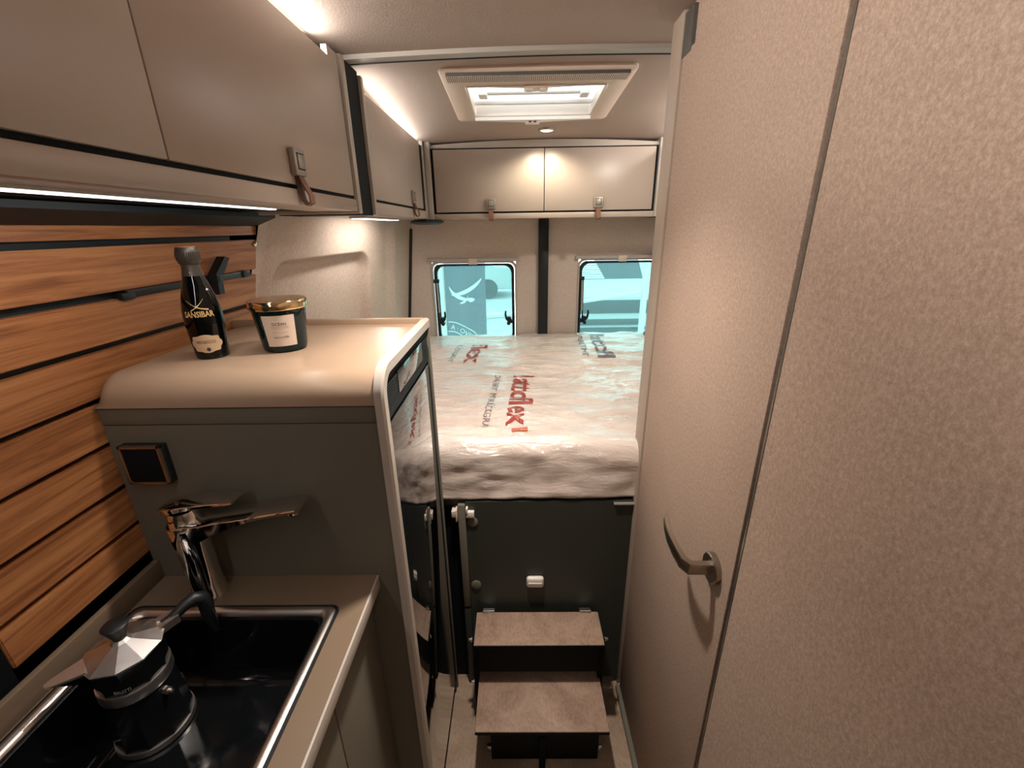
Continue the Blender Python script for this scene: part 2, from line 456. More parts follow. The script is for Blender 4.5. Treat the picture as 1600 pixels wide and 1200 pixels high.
# rear windows
WFRAME = M('window_frame_beige', (0.45, 0.40, 0.35), 0.5)
def window(idx, W, label, stays):
    x0, x1, z0, z1 = W
    r = sroot('window_%d' % idx, label, ((x0 + x1) / 2, YR, z0))
    bm = nb()     # pale frame lip
    inner = rrect((x0 + x1) / 2, (z0 + z1) / 2, (x1 - x0) / 2 - 0.006, (z1 - z0) / 2 - 0.006, 0.035)
    outer = rrect((x0 + x1) / 2, (z0 + z1) / 2, (x1 - x0) / 2 + 0.003, (z1 - z0) / 2 + 0.003, 0.03)
    a = ring(bm, [(p[0], YR - 0.006, p[1]) for p in outer]); b = ring(bm, [(p[0], YR - 0.008, p[1]) for p in inner])
    c = ring(bm, [(p[0], YR + 0.045, p[1]) for p in inner]); d = ring(bm, [(p[0], YR + 0.002, p[1]) for p in outer])
    bridge(bm, a, b); bridge(bm, b, c); bridge(bm, d, a)
    obj('window_frame', fix(bm), WFRAME, r, 40)
    bm = nb()     # black seal
    i2 = rrect((x0 + x1) / 2, (z0 + z1) / 2, (x1 - x0) / 2 - 0.024, (z1 - z0) / 2 - 0.022, 0.045)
    i1 = rrect((x0 + x1) / 2, (z0 + z1) / 2, (x1 - x0) / 2 - 0.009, (z1 - z0) / 2 - 0.011, 0.036)
    a = ring(bm, [(p[0], YR + 0.018, p[1]) for p in i1]); b = ring(bm, [(p[0], YR + 0.018, p[1]) for p in i2]); c = ring(bm, [(p[0], YR + 0.04, p[1]) for p in i2])
    bridge(bm, a, b); bridge(bm, b, c)
    obj('seal', fix(bm), RUBBER, r, 40)
    bm = nb(); ii = rrect((x0 + x1) / 2, (z0 + z1) / 2, (x1 - x0) / 2 - 0.012, (z1 - z0) / 2 - 0.012, 0.04)
    a = ring(bm, [(p[0], YR + 0.036, p[1]) for p in ii]); bm.faces.new(a)
    obj('pane', bm, PANE, r)
    bm = nb(); box(bm, x0 - 0.02, x1 + 0.02, YR - 0.022, YR - 0.004, z1 + 0.002, z1 + 0.02, 0.004); obj('blind_cassette', bm, WFRAME, r, 40)
    cxm = (x0 + x1) / 2
    bm = nb(); box(bm, cxm - 0.024, cxm + 0.024, YR - 0.032, YR - 0.018, z1 - 0.012, z1 + 0.02, 0.005); obj('blind_tab', bm, CREAMP, r, 40)
    for s in stays:
        xs_ = x0 + 0.030 if s < 0 else x1 - 0.030
        q = -s       # points into the window
        bm = nb()
        box(bm, xs_ - 0.012, xs_ + 0.012, YR - 0.004, YR + 0.03, z0 + 0.125, z0 + 0.145, 0.004)
        cyl(bm, (xs_ + q * 0.012, YR - 0.012, z0 + 0.15), (xs_ + q * 0.012, YR + 0.02, z0 + 0.15), 0.013, n=14)
        cyl(bm, (xs_ + q * 0.014, YR - 0.012, z0 + 0.126), (xs_ + q * 0.014, YR + 0.02, z0 + 0.126), 0.010, n=12)
        tube(bm, [(xs_ + q * 0.010, YR - 0.010, z0 + 0.135), (xs_ + q * 0.026, YR - 0.016, z0 + 0.155), (xs_ + q * 0.031, YR - 0.018, z0 + 0.178), (xs_ + q * 0.029, YR - 0.018, z0 + 0.198)], [0.007, 0.007, 0.006, 0.005], 8)
        obj('window_latch', bm, BLACK, r, 50)
    if -1 in stays:
        bm = nb(); box(bm, x0 + 0.006, x0 + 0.036, YR - 0.002, YR + 0.02, z1 - 0.11, z1 - 0.09, 0.003)
        tube(bm, [(x0 + 0.03, YR + 0.005, z1 - 0.1), (x0 + 0.033, YR + 0.005, z0 + 0.15)], 0.004, 8)
        o = obj('stay_arm', bm, BLACK, r, 50)
        bm = nb(); tube(bm, [(x0 + 0.024, YR + 0.001, z1 - 0.11), (x0 + 0.027, YR + 0.001, z0 + 0.19)], 0.005, 8); obj('stay_tube', bm, ALU, r, 50)
window(1, W1, 'tinted rear window with black latches left of the dark centre post', (-1, 1))
window(2, W2, 'tinted rear window partly hidden by the washroom door frame', (-1,))

# washroom wall on the right: near panel and door leaf
XW = 0.342
struct('wall_right', box(nb(), XW, XW + 0.03, -1.3, 0.531, 0.0, 1.93), FELT, 'large beige felt washroom wall panel nearest the camera on the right')
bm = nb(); box(bm, XW - 0.001, XW + 0.028, 0.531, 0.535, 0.0, 1.92)
t4 = struct('trim_4', bm, M('edge_metal', (0.22, 0.20, 0.17), 0.35, 0.8), 'thin grey edge strip between felt wall panel and washroom door')
bm = nb(); box(bm, XW + 0.010, XW + 0.03, 0.535, 0.543, 0.0, 1.92); obj('dark_gap', bm, BLACKM, t4)
bm = nb(); box(bm, XW + 0.006, XW + 0.035, 0.54, 1.05, 1.846, 1.95)
struct('wall_header', bm, FELT, 'felt strip above the washroom door under the ceiling')
bm = nb(); box(bm, XW - 0.002, XW + 0.04, 1.0, 1.047, 1.835, 1.91, 0.002)
struct('trim_5', bm, GREYD, 'dark grey corner block above the washroom door frame', smooth=30)
bm = nb(); box(bm, XW - 0.003, XW + 0.60, 1.049, 1.117, 0.0, 1.93, 0.003)
struct('trim_6', bm, M('frame_beige', (0.42, 0.335, 0.26), 0.5), 'beige upright end post of the washroom wall', smooth=30)
bm = nb(); box(bm, XW - 0.012, XW + 0.03, -1.3, 1.05, 0.0, 0.022, 0.003)
struct('baseboard_right', bm, LAM_OLIVE, 'pale metal sill strip below the washroom door', smooth=30)
d1 = sroot('door_1', 'felt-covered washroom door with satin lever handle', (XW, 0.8, 0.026))
bm = nb(); box(bm, XW, XW + 0.024, 0.545, 1.043, 0.026, 1.842, 0.002); obj('door_leaf', bm, FELT, d1, 30)
hy, hz = 0.598, 0.955
bm = nb(); tube(bm, [(XW, hy, hz), (XW - 0.009, hy, hz), (XW - 0.011, hy, hz)], [0.0265, 0.0265, 0.0245], 40); rs = obj('handle_rosette', bm, NICKEL, d1, 40)
bm = nb()
P = [(XW - 0.005, hy, hz), (XW - 0.030, hy, hz), (XW - 0.044, hy + 0.001, hz), (XW - 0.052, hy + 0.012, hz + 0.002), (XW - 0.056, hy + 0.034, hz + 0.007), (XW - 0.059, hy + 0.058, hz + 0.014), (XW - 0.059, hy + 0.080, hz + 0.022), (XW - 0.056, hy + 0.097, hz + 0.031), (XW - 0.054, hy + 0.103, hz + 0.035)]
V_ = [Vector(p) for p in P]; rows = []
for i, p in enumerate(V_):
    d = (V_[min(i + 1, len(V_) - 1)] - V_[max(i - 1, 0)]).normalized(); n2 = (Vector((0, 0, 1)) - d * d.z).normalized(); n1 = d.cross(n2)
    hw = [0.0105, 0.0105, 0.0115, 0.012, 0.0118, 0.0108, 0.009, 0.006, 0.003][i]; ht = [0.0075, 0.0075, 0.0075, 0.007, 0.0062, 0.0055, 0.0048, 0.004, 0.002][i]
    rows.append(ring(bm, [p + n1 * (ht * a) + n2 * (hw * c) for a, c in ((1, 0.75), (0.75, 1), (-0.75, 1), (-1, 0.75), (-1, -0.75), (-0.75, -1), (0.75, -1), (1, -0.75))]))
for a, c in zip(rows, rows[1:]): bridge(bm, a, c)
bm.faces.new(rows[0]); bm.faces.new(rows[-1]); obj('door_lever', fix(bm), NICKEL, d1, 35)

# ================================================================ LEFT: SLATS
sl = thing('slat_cladding', 'teak slat wall cladding with dark gaps behind the kitchen worktop', 'wall panel', (-0.72, 0.8, 0.93))
obj('backing_panel', box(nb(), -0.745, -0.722, -0.4, 1.14, 0.94, 1.533), NAVY, sl)
SXF = -0.705
for z1_, z0_ in ((1.534, 1.511), (1.499, 1.424), (1.411, 1.342), (1.331, 1.259), (1.249, 1.181), (1.172, 1.098), (1.088, 1.020), (1.010, 0.950)):
    bm = nb(); prism(bm, [(0.422, z0_), (slat_end(z0_), z0_), (slat_end(z1_), z1_), (0.422, z1_)], 'x', SXF - 0.020, SXF)
    bmesh.ops.bevel(bm, geom=bm.edges[:], offset=0.0016, segments=2, affect='EDGES'); obj('slat', bm, WOOD, sl, 30)
obj('end_strip', box(nb(), -0.722, SXF - 0.004, 0.36, 0.421, 0.90, 1.534), BLACKM, sl)
# black channel above slats
bm = nb(); prism(bm, [(-0.745, 1.534), (-0.690, 1.5345), (-0.640, 1.553), (-0.640, 1.563), (-0.745, 1.563)], 'y', -0.6, 1.225)
tag(obj('cable_channel', bm, NAVY), 'dark angled trim channel above the teak slats under the cabinet', 'trim')
# hook rail and hook
rl = thing('hook_rail', 'black hook rail set in the gap between teak slats', 'rail', (-0.70, 0.95, 1.417))
obj('rail_bar', box(nb(), -0.704, -0.697, 0.775, 1.135, 1.411, 1.424, 0.002), BLACK, rl, 30)
obj('end_cap', box(nb(), -0.714, -0.694, 1.12, 1.15, 1.409, 1.425, 0.002), BLACK, rl, 30)
obj('end_cap', box(nb(), -0.714, -0.696, 0.762, 0.79, 1.407, 1.420, 0.003), BLACK, rl, 30)
hk = thing('coat_hook', 'black Y-shaped coat hook clipped on the rail beside the bottle', 'hook', (-0.695, 1.005, 1.40))
bm = nb(); prism(bm, [(0.988, 1.385), (1.006, 1.385), (1.010, 1.42), (1.052, 1.462), (1.036, 1.466), (0.992, 1.43)], 'x', -0.697, -0.677)
obj('hook_plate', bm, BLACK, hk, 30)
obj('mount_clip', box(nb(), -0.705, -0.676, 0.992, 1.010, 1.408, 1.427, 0.002), BLACK, hk, 30)
sc = thing('cover_screw', 'small chrome screw near the far end of the top wide slat', 'screw', (-0.704, 1.213, 1.488))
bm = nb(); lathe(bm, [(0.0065, 0), (0.0065, 0.002), (0.004, 0.0045), (0, 0.005)], 16)
for v in bm.verts: v.co = Vector((v.co.z, v.co.x, v.co.y))
obj('screw_head', bm, CHROME, sc, 40, True)
bm = nb(); box(bm, 0.0046, 0.0056, -0.004, 0.004, -0.0006, 0.0006); obj('slot', bm, BLACK, sc, None, True)

# ================================================================ OVERHEAD CABINETS
XC = -0.39
def latch(parent, xf, yc, zt, facing, leather_flip=1):
    """push-button latch plate with a leather loop, on a door facing +X ('x') or -Y ('y')"""
    def tr(u, v, d): # u along door, v up, d out of the door
        return (xf + d, yc + u, zt + v) if facing == 'x' else (yc + u, xf - d, zt + v)
    def b(u0, u1, v0, v1, d0, d1, r):
        t = nb(); a = tr(u0, v0, d0); c = tr(u1, v1, d1)
        return box(t, min(a[0], c[0]), max(a[0], c[0]), min(a[1], c[1]), max(a[1], c[1]), min(a[2], c[2]), max(a[2], c[2]), r)
    obj('latch_plate', b(-0.021, 0.021, -0.044, 0.0, 0.0, 0.011, 0.003), LATCH, parent, 40)
    obj('button_gap', b(-0.0125, 0.0125, -0.034, -0.007, 0.0105, 0.0114, 0.0), BLACKM, parent)
    obj('push_button', b(-0.0112, 0.0112, -0.0325, -0.0085, 0.006, 0.0130, 0.002), LATCH, parent, 40)
    pr = [(0.003, -0.040), (0.004, -0.055), (0.004, -0.070), (0.006, -0.083), (0.013, -0.092), (0.021, -0.088), (0.021, -0.076), (0.014, -0.062), (0.008, -0.048), (0.006, -0.040)]
    t = nb(); wv = Vector(tr(1, 0, 0)) - Vector(tr(0, 0, 0))
    ribbon(t, [tr(0, v, d) for d, v in pr], wv * 0.020, 0.0022); obj('leather_strap', t, LEATHER, parent, 50)

ca = thing('overhead_cabinet', 'greige overhead kitchen cabinet with two flap doors above the teak slats', 'cabinet', (-0.55, 0.6, 1.56))
bm = nb(); box(bm, -0.78, XC - 0.022, -0.9, 1.15, 1.575, 1.855); obj('carcass', bm, LAM_EDGE, ca)
bm = nb(); box(bm, -0.425, XC, -0.9, 1.146, 1.563, 1.590, 0.002); obj('bottom_rail', bm, LAM, ca, 30)
obj('bottom_panel', box(nb(), -0.505, -0.425, -0.9, 1.146, 1.564, 1.576), LAM_EDGE, ca); obj('bottom_panel', box(nb(), -0.70, -0.505, -0.9, 1.146, 1.566, 1.576), BLACKM, ca)  # rear strip black: shade beyond the LED line put into the colour
obj('dark_gap', box(nb(), -0.42, XC - 0.006, -0.9, 1.146, 1.588, 1.860), BLACKM, ca)
for y0_, y1_ in ((-0.10, 0.5385), (0.5405, 1.133)):
    dr = obj('flap_door', box(nb(), XC - 0.018, XC, y0_, y1_, 1.597, 1.866, 0.0015), LAM, ca, 30)
    if y1_ > 1: latch(dr, XC, 0.847, 1.655, 'x')
obj('end_panel', box(nb(), -0.78, XC + 0.004, 1.146, 1.170, 1.558, 1.889, 0.002), GREYP, ca, 30)
obj('top_fillet', box(nb(), XC - 0.016, XC - 0.004, 1.09, 1.146, 1.862, 1.888), LAM, ca)

gp = obj('gap_profile', box(nb(), -0.60, XC - 0.004, 1.171, 1.278, 1.556, 1.892), BLACKM)
tag(gp, 'black recessed filler between the two left overhead cabinets', 'trim')

cb = thing('overhead_cabinet', 'greige overhead cabinet above the bed between black filler and rear cabinet', 'cabinet', (-0.55, 1.6, 1.56))
obj('carcass', box(nb(), -0.66, XC - 0.022, 1.28, 2.03, 1.575, 1.84), LAM_EDGE, cb)
obj('bottom_rail', box(nb(), -0.43, XC, 1.296, 2.026, 1.560, 1.592, 0.002), LAM, cb, 30)
obj('bottom_panel', box(nb(), -0.66, -0.43, 1.285, 2.05, 1.562, 1.576), LAM_EDGE, cb)
obj('dark_gap', box(nb(), -0.42, XC - 0.006, 1.296, 2.026, 1.590, 1.848), BLACKM, cb)
obj('end_panel', box(nb(), -0.66, XC + 0.004, 1.279, 1.297, 1.558, 1.885, 0.002), GREYP, cb, 30)
dr = obj('flap_door', box(nb(), XC - 0.018, XC, 1.299, 1.975, 1.599, 1.852, 0.0015), LAM, cb, 30); latch(dr, XC, 1.775, 1.655, 'x')
obj('end_panel', box(nb(), -0.66, XC + 0.004, 2.026, 2.046, 1.558, 1.868, 0.002), GREYP, cb, 30)
obj('seal_strip', box(nb(), -0.42, XC - 0.002, 1.978, 2.026, 1.592, 1.845), BLACKM, cb)

YB = 2.06
cr = thing('overhead_cabinet', 'wide rear overhead cabinet with two flap doors above the rear windows', 'cabinet', (0.13, 2.2, 1.56))
obj('carcass', box(nb(), -0.37, 0.62, YB + 0.022, YR - 0.01, 1.575, 1.855), LAM_EDGE, cr)
obj('dark_gap', box(nb(), -0.362, 0.615, YB + 0.008, YB + 0.03, 1.575, 1.84), BLACKM, cr)
bm = nb(); ptop = [(-0.362 + (0.977) * k / 16, 1.853 + 0.016 * (1 - ((k - 8) / 8) ** 2)) for k in range(17)]
prism(bm, [(-0.362, 1.836)] + ptop + [(0.615, 1.836)], 'y', YB + 0.012, YB + 0.028); obj('valance', bm, LAM_EDGE, cr, 30)
obj('bottom_rail', box(nb(), -0.362, 0.615, YB, YB + 0.03, 1.556, 1.579, 0.002), LAM, cr, 30)
obj('bottom_panel', box(nb(), -0.362, 0.615, YB + 0.03, YR - 0.01, 1.560, 1.576), LAM_EDGE, cr)
for x0_, x1_, lx in ((-0.350, 0.1265, -0.107), (0.1295, 0.603, 0.367)):
    dr = obj('flap_door', box(nb(), x0_, x1_, YB - 0.002, YB + 0.016, 1.586, 1.834, 0.0015), LAM, cr, 30); latch(dr, YB - 0.002, lx, 1.640, 'y')
obj('end_panel', box(nb(), -0.385, -0.362, YB - 0.01, YR - 0.01, 1.556, 1.872, 0.002), GREYP, cr, 30)
obj('end_panel', box(nb(), 0.615, 0.636, YB - 0.01, YR - 0.01, 1.556, 1.872, 0.002), GREYP, cr, 30)
obj('corner_filler', box(nb(), 0.637, 0.70, YB - 0.004, YR - 0.01, 1.556, 1.84), BLACKM, cr)
# cabinet over the right side of the bed (mostly hidden by the washroom)
cx = thing('overhead_cabinet', 'greige overhead cabinet hidden behind the washroom above the bed', 'cabinet', (0.8, 1.6, 1.56))
obj('carcass', box(nb(), 0.66, 0.95, 1.13, 2.04, 1.56, 1.835), LAM_EDGE, cx)
obj('flap_door', box(nb(), 0.64, 0.658, 1.135, 2.03, 1.595, 1.835, 0.0015), LAM, cx, 30)

# LED cove strips on top of the left cabinets
def cove(y0, y1, label, x=XC - 0.052, sgn=1, power=P_COVE):
    zt_ = min(zc(x, y0), zc(x, y1)) - 0.002
    t = thing('led_strip', label, 'led strip', (x, (y0 + y1) / 2, zt_ - 0.03))
    bm = nb(); prism(bm, [(x - sgn * 0.012, zt_ - 0.030), (x + sgn * 0.003, zt_ - 0.030), (x + sgn * 0.003, zt_), (x - sgn * 0.012, zt_)], 'y', y0, y1); obj('channel', bm, ALU, t)
    bm = nb(); prism(bm, [(x + sgn * 0.003, zt_ - 0.028), (x + sgn * 0.010, zt_ - 0.022), (x + sgn * 0.010, zt_ - 0.004), (x + sgn * 0.003, zt_)], 'y', y0 + 0.004, y1 - 0.004); obj('diffuser', bm, LED, t)
    area_light('led_light', (x + sgn * 0.013, (y0 + y1) / 2, zt_ - 0.013), (0, PI + sgn * 1.62, 0), 0.022, y1 - y0 - 0.02, power, NEUT, t)
    return t
cove(-0.85, 1.085, 'glowing light strip along the top of the kitchen overhead cabinet', power=P_COVE * 3.4)
cove(1.30, 2.0, 'glowing light strip along the top of the cabinet beside the bed', power=P_COVE * 0.65)
cove(1.15, 2.0, 'light strip on the cabinet hidden behind the washroom', x=0.69, sgn=-1, power=P_COVE * 0.5)

# under-cabinet LED line
t = thing('under_cabinet_light', 'thin bright light line under the kitchen overhead cabinet', 'led strip', (-0.475, 0.2, 1.556))
obj('channel', box(nb(), -0.489, -0.463, -0.8, 0.92, 1.5605, 1.5640), ALU, t)
obj('diffuser', box(nb(), -0.482, -0.468, -0.79, 0.905, 1.5585, 1.5607), LEDU, t)
area_light('led_light', (-0.475, 0.05, 1.557), (0, 0.5, 0), 0.012, 1.6, P_UNDER, NEUT, t)

# small LED lamp lighting the felt recess
t = thing('reading_light', 'small flat light under the cabinet beside the bed shining on the felt wall', 'lamp', (-0.535, 1.78, 1.556))
obj('housing', box(nb(), -0.565, -0.505, 1.56, 2.02, 1.556, 1.563, 0.002), ALU, t, 40)
obj('lens', box(nb(), -0.560, -0.510, 1.57, 2.01, 1.5545, 1.5565, 0.0008), LAMPLENS, t, 40)
area_light('lamp_light', (-0.535, 1.76, 1.553), (0, 0.3, 0), 0.04, 0.3, P_FELT, NEUT, t)
# dark swivel dish below the corner of the cabinets
t = thing('swivel_speaker', 'flat black oval fitting under the corner of the overhead cabinets', 'fitting', (-0.40, 2.08, 1.535))
bm = nb(); lathe(bm, [(0.0, 0.0), (0.05, 0.001), (0.074, 0.008), (0.076, 0.014), (0.066, 0.020), (0.03, 0.0235), (0.0, 0.0235)], 40)
obj('dish', bm, BLACK, t, 50, True)

# ================================================================ FRIDGE UNIT, WORKTOP, SINK
XF, YF, YE = -0.220, 0.655, 1.055
fc = thing('fridge_cabinet', 'tall olive cabinet side with rounded taupe top beside the worktop', 'cabinet', (-0.46, 0.85, 0.0))
obj('side_panel', box(nb(), -0.704, XF - 0.013, YF, YF + 0.02, 0.0, 1.213), LAM_OLIVE, fc)
obj('back_panel', box(nb(), -0.704, XF - 0.004, YE - 0.02, YE, 0.0, 1.24), LAM_DARK, fc)
obj('body', box(nb(), -0.704, XF - 0.05, YF + 0.02, YE - 0.02, 0.0, 1.24), BLACKM, fc)
obj('upper_band', box(nb(), -0.704, XF - 0.013, YF, YF + 0.02, 1.2145, 1.2435, 0.001), LAM_OLIVE, fc, 30)
obj('shadow_joint', box(nb(), -0.708, XF - 0.014, YF + 0.003, YF + 0.02, 1.2125, 1.2465), BLACKM, fc)
# top with rounded front edge: profile in (y,z)
prof = [(YF - 0.004, 1.2465)]
for k in range(13):
    a = PI / 2 * k / 12; prof.append((YF - 0.004 + 0.048 * (1 - math.cos(a)), 1.252 + 0.048 * math.sin(a)))
prof += [(YE, 1.300), (YE, 1.2465)]
bm = nb(); x0_, x1_ = -0.704, XF - 0.010
A = []
for k in range(9):                       # softly rounded left and square right end
    a = PI / 2 * k / 8; x = x0_ + 0.03 * (1 - math.cos(a)); s = 0.030 * (1 - math.sin(a))
    A.append(ring(bm, [(x, p[0] + (s if 0 < i < len(prof) - 1 and p[0] < YF + 0.05 else 0) * 0.6, p[1] - (s * 0.75 if p[1] > 1.26 else 0)) for i, p in enumerate(prof)]))
A.append(ring(bm, [(x1_, p[0], p[1]) for p in prof]))
for a, b in zip(A, A[1:]): bridge(bm, a, b)
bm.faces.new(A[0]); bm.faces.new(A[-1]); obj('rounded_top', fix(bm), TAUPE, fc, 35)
obj('rear_lip', box(nb(), -0.705, XF - 0.010, YE - 0.012, YE + 0.004, 1.29, 1.313, 0.003), TAUPE, fc, 40)
# light rounded edging round the open front (towards +X): follows front edge, corner radius, top
def edging(off):
    pts = [(YF - 0.008 + off, 0.0), (YF - 0.008 + off, 1.20)]
    rr = 0.055 - off; cy, cz = YF + 0.047, 1.256
    for k in range(11):
        a = PI - PI / 2 * k / 10; pts.append((cy + rr * math.cos(a), cz + rr * math.sin(a)))
    pts.append((YE + 0.006, 1.311 - off)); return pts
bm = nb(); o_, i_ = edging(0.0), edging(0.021)
rows = []
for (a, b) in zip(o_, i_):
    rows.append(ring(bm, [(XF - 0.014, a[0], a[1]), (XF - 0.002, a[0], a[1]), (XF + 0.002, a[0] * 0.8 + b[0] * 0.2, a[1] * 0.8 + b[1] * 0.2), (XF + 0.002, b[0], b[1]), (XF - 0.014, b[0], b[1])]))
for a, b in zip(rows, rows[1:]): bridge(bm, a, b)
bm.faces.new(rows[0]); bm.faces.new(rows[-1]); obj('edge_trim', fix(bm), TRIM, fc, 40)
obj('rear_trim', box(nb(), XF - 0.014, XF + 0.001, YE - 0.002, YE + 0.004, 0.0, 1.292, 0.001), LAM_OLIVE, fc, 40)

fr = thing('refrigerator', 'tall refrigerator with black mirror glass door and ventilation grille', 'refrigerator', (XF, 0.86, 0.06))
Y0, Y1 = YF + 0.014, YE - 0.012
obj('housing', box(nb(), XF - 0.05, XF - 0.010, Y0, Y1, 0.0, 1.262), BLACKM, fr)
obj('door', box(nb(), XF - 0.010, XF - 0.001, Y0 + 0.002, Y1 - 0.026, 0.075, 1.203, 0.001), GLASSBLK, fr, 30)
obj('handle_strip', box(nb(), XF - 0.010, XF - 0.002, Y1 - 0.024, Y1 - 0.002, 0.06, 1.190, 0.001), BLACKM, fr, 30)
obj('grille_frame', box(nb(), XF - 0.010, XF - 0.006, Y0 + 0.002, Y1 - 0.002, 1.205, 1.285), BLACKM, fr)
bm = nb()
for k in range(12):
    z = 1.2085 + k * 0.0052
    box(bm, XF - 0.006, XF - 0.003, Y0 + 0.004, Y1 - 0.004, z, z + 0.0022)
o = obj('grille_louvres', bm, NAVY, fr); o['kind'] = 'stuff'
obj('control_panel', box(nb(), XF - 0.006, XF - 0.0015, Y0 + 0.085, Y1 - 0.075, 1.229, 1.272, 0.001), GLASSBLK, fr, 30)
obj('kick_plate', box(nb(), XF - 0.03, XF - 0.012, Y0, Y1, 0.0, 0.07), LAM_DARK, fr)

# worktop with sink cut-out
ZW = 0.890; SX0, SX1, SY0, SY1 = -0.685, -0.322, 0.10, 0.579
wt = thing('worktop', 'taupe kitchen worktop with pale edge around the black sink', 'worktop', (-0.49, 0.2, 0.862))
bm = nb(); z0_, z1_ = 0.862, ZW
box(bm, -0.704, SX0 + 0.006, -0.4, YF - 0.001, z0_, z1_); box(bm, SX1 - 0.006, -0.2765, -0.4, YF - 0.001, z0_, z1_)
box(bm, SX0 + 0.006, SX1 - 0.006, SY1 - 0.006, YF - 0.001, z0_, z1_); box(bm, SX0 + 0.006, SX1 - 0.006, -0.4, SY0 + 0.006, z0_, z1_)
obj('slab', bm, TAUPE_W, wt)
obj('edge_band', box(nb(), -0.2765, -0.272, -0.4, YF - 0.001, z0_, z1_ + 0.0005, 0.0015), TRIM, wt, 30)
obj('upstand', box(nb(), -0.704, -0.692, -0.4, YF - 0.001, ZW, ZW + 0.040, 0.002), TAUPE_W, wt, 30)
bc = thing('base_cabinet', 'dark olive kitchen base cabinet under the worktop', 'cabinet', (-0.5, 0.1, 0.0))
bm = nb(); box(bm, -0.70, -0.315, -0.4, YF - 0.003, 0.0, 0.60); obj('carcass', bm, LAM_DARK, bc)
obj('front_panel', box(nb(), -0.315, -0.295, 0.462, YF - 0.003, 0.06, 0.860, 0.001), LAM_OLIVE, bc, 30)
obj('front_panel', box(nb(), -0.315, -0.295, -0.4, 0.459, 0.06, 0.860, 0.001), LAM_OLIVE, bc, 30)
obj('back_panel', box(nb(), -0.704, -0.70, -0.4, YF - 0.003, 0.0, 0.860), LAM_DARK, bc)

sk = thing('kitchen_sink', 'black bowl sink with steel rim set into the taupe worktop', 'sink', ((SX0 + SX1) / 2, (SY0 + SY1) / 2, 0.765))
scx, scy, shx, shy = (SX0 + SX1) / 2, (SY0 + SY1) / 2, (SX1 - SX0) / 2, (SY1 - SY0) / 2
def loft(bm, specs):
    R = [ring(bm, [(p[0], p[1], z) for p in rrect(scx, scy, shx - o, shy - o, r)]) for o, r, z in specs]
    for a, b in zip(R, R[1:]): bridge(bm, a, b)
    return R
bm = nb(); loft(bm, [(-0.004, 0.016, ZW - 0.002), (-0.004, 0.016, ZW + 0.0012), (0.0015, 0.013, ZW + 0.0012)]); obj('gasket', fix(bm), BLACK, sk, 40)
bm = nb(); loft(bm, [(0.001, 0.013, ZW - 0.002), (0.001, 0.013, ZW + 0.0025), (0.004, 0.013, ZW + 0.0042), (0.011, 0.014, ZW + 0.0040), (0.0155, 0.015, ZW + 0.0005), (0.0165, 0.016, ZW - 0.004)]); obj('steel_rim', fix(bm), STEEL, sk, 50)
bm = nb()
spec = [(0.016, 0.016, ZW - 0.003), (0.021, 0.02, ZW - 0.006), (0.026, 0.03, ZW - 0.06)]
for k in range(7):
    a = PI / 2 * k / 6; spec.append((0.030 + 0.03 * (1 - math.cos(a)), 0.045, 0.80 - 0.03 * math.sin(a)))
R = loft(bm, spec); bm.faces.new(R[-1]); obj('bowl', fix(bm), SINKBLK, sk, 50)
bm = nb(); lathe(bm, [(0.0, 0.772), (0.036, 0.772), (0.041, 0.7705)], 32, (-0.43, 0.36, 0)); obj('drain', bm, BLKGLOSS, sk, 40)

# socket
so = thing('power_socket', 'square black socket with chrome frame on the olive cabinet side', 'socket', (-0.642, YF, 1.145))
obj('back_box', box(nb(), -0.678, -0.604, YF - 0.010, YF, 1.108, 1.182, 0.002), BLACK, so, 30)
bm = nb()
for a in ((-0.678, -0.606, 1.1765, 1.182), (-0.678, -0.606, 1.108, 1.1125), (-0.678, -0.673, 1.108, 1.182), (-0.612, -0.606, 1.108, 1.182)):
    box(bm, a[0], a[1], YF - 0.0165, YF - 0.010, a[2], a[3], 0.001)
obj('frame', bm, NICKEL, so, 30)
obj('cover', box(nb(), -0.673, -0.612, YF - 0.0145, YF - 0.010, 1.1125, 1.1765, 0.001), BLACKM, so, 30)

# faucet
fx, fy = -0.574, 0.612
fa = thing('kitchen_faucet', 'chrome single-lever kitchen faucet with flat spout behind the sink', 'faucet', (fx, fy, ZW))
bm = nb(); lathe(bm, [(0.0, 0.0), (0.030, 0.0), (0.030, 0.004), (0.0285, 0.007), (0.0265, 0.03), (0.0255, 0.07), (0.0265, 0.105), (0.029, 0.135), (0.0305, 0.158), (0.029, 0.163), (0.0, 0.163)], 48)
obj('body', bm, CHROME, fa, 50, True)
bm = nb(); secs = []
for k in range(13):                       # blade-like spout, widest and thick at the body
    s = k / 12; x = 0.0 + 0.205 * s; zt = 0.164 + 0.034 * s; zb = 0.164 - 0.05 * (1 - s) ** 2.4 + 0.025 * s - 0.001
    zb = min(zb, zt - 0.010); hw = 0.0275 - 0.003 * s
    secs.append(ring(bm, [(x, -hw, zt - 0.002), (x, -hw + 0.003, zt), (x, hw - 0.003, zt), (x, hw, zt - 0.002), (x, hw * 0.8, zb + 0.001), (x, hw * 0.5, zb), (x, -hw * 0.5, zb), (x, -hw * 0.8, zb + 0.001)]))
for a, b in zip(secs, secs[1:]): bridge(bm, a, b)
bm.faces.new(secs[0]); bm.faces.new(secs[-1]); sp = obj('spout', fix(bm), CHROME, fa, 35, True)
bm = nb(); cyl(bm, (0.188, 0, 0.178), (0.190, 0, 0.190), 0.011, n=24); obj('aerator', bm, CHROME, sp, 40, True)
bm = nb(); lathe(bm, [(0.0, 0.160), (0.0255, 0.160), (0.025, 0.178), (0.022, 0.187), (0.0, 0.188)], 40); obj('cartridge_cap', bm, CHROME, fa, 40, True)
bm = nb(); secs = []
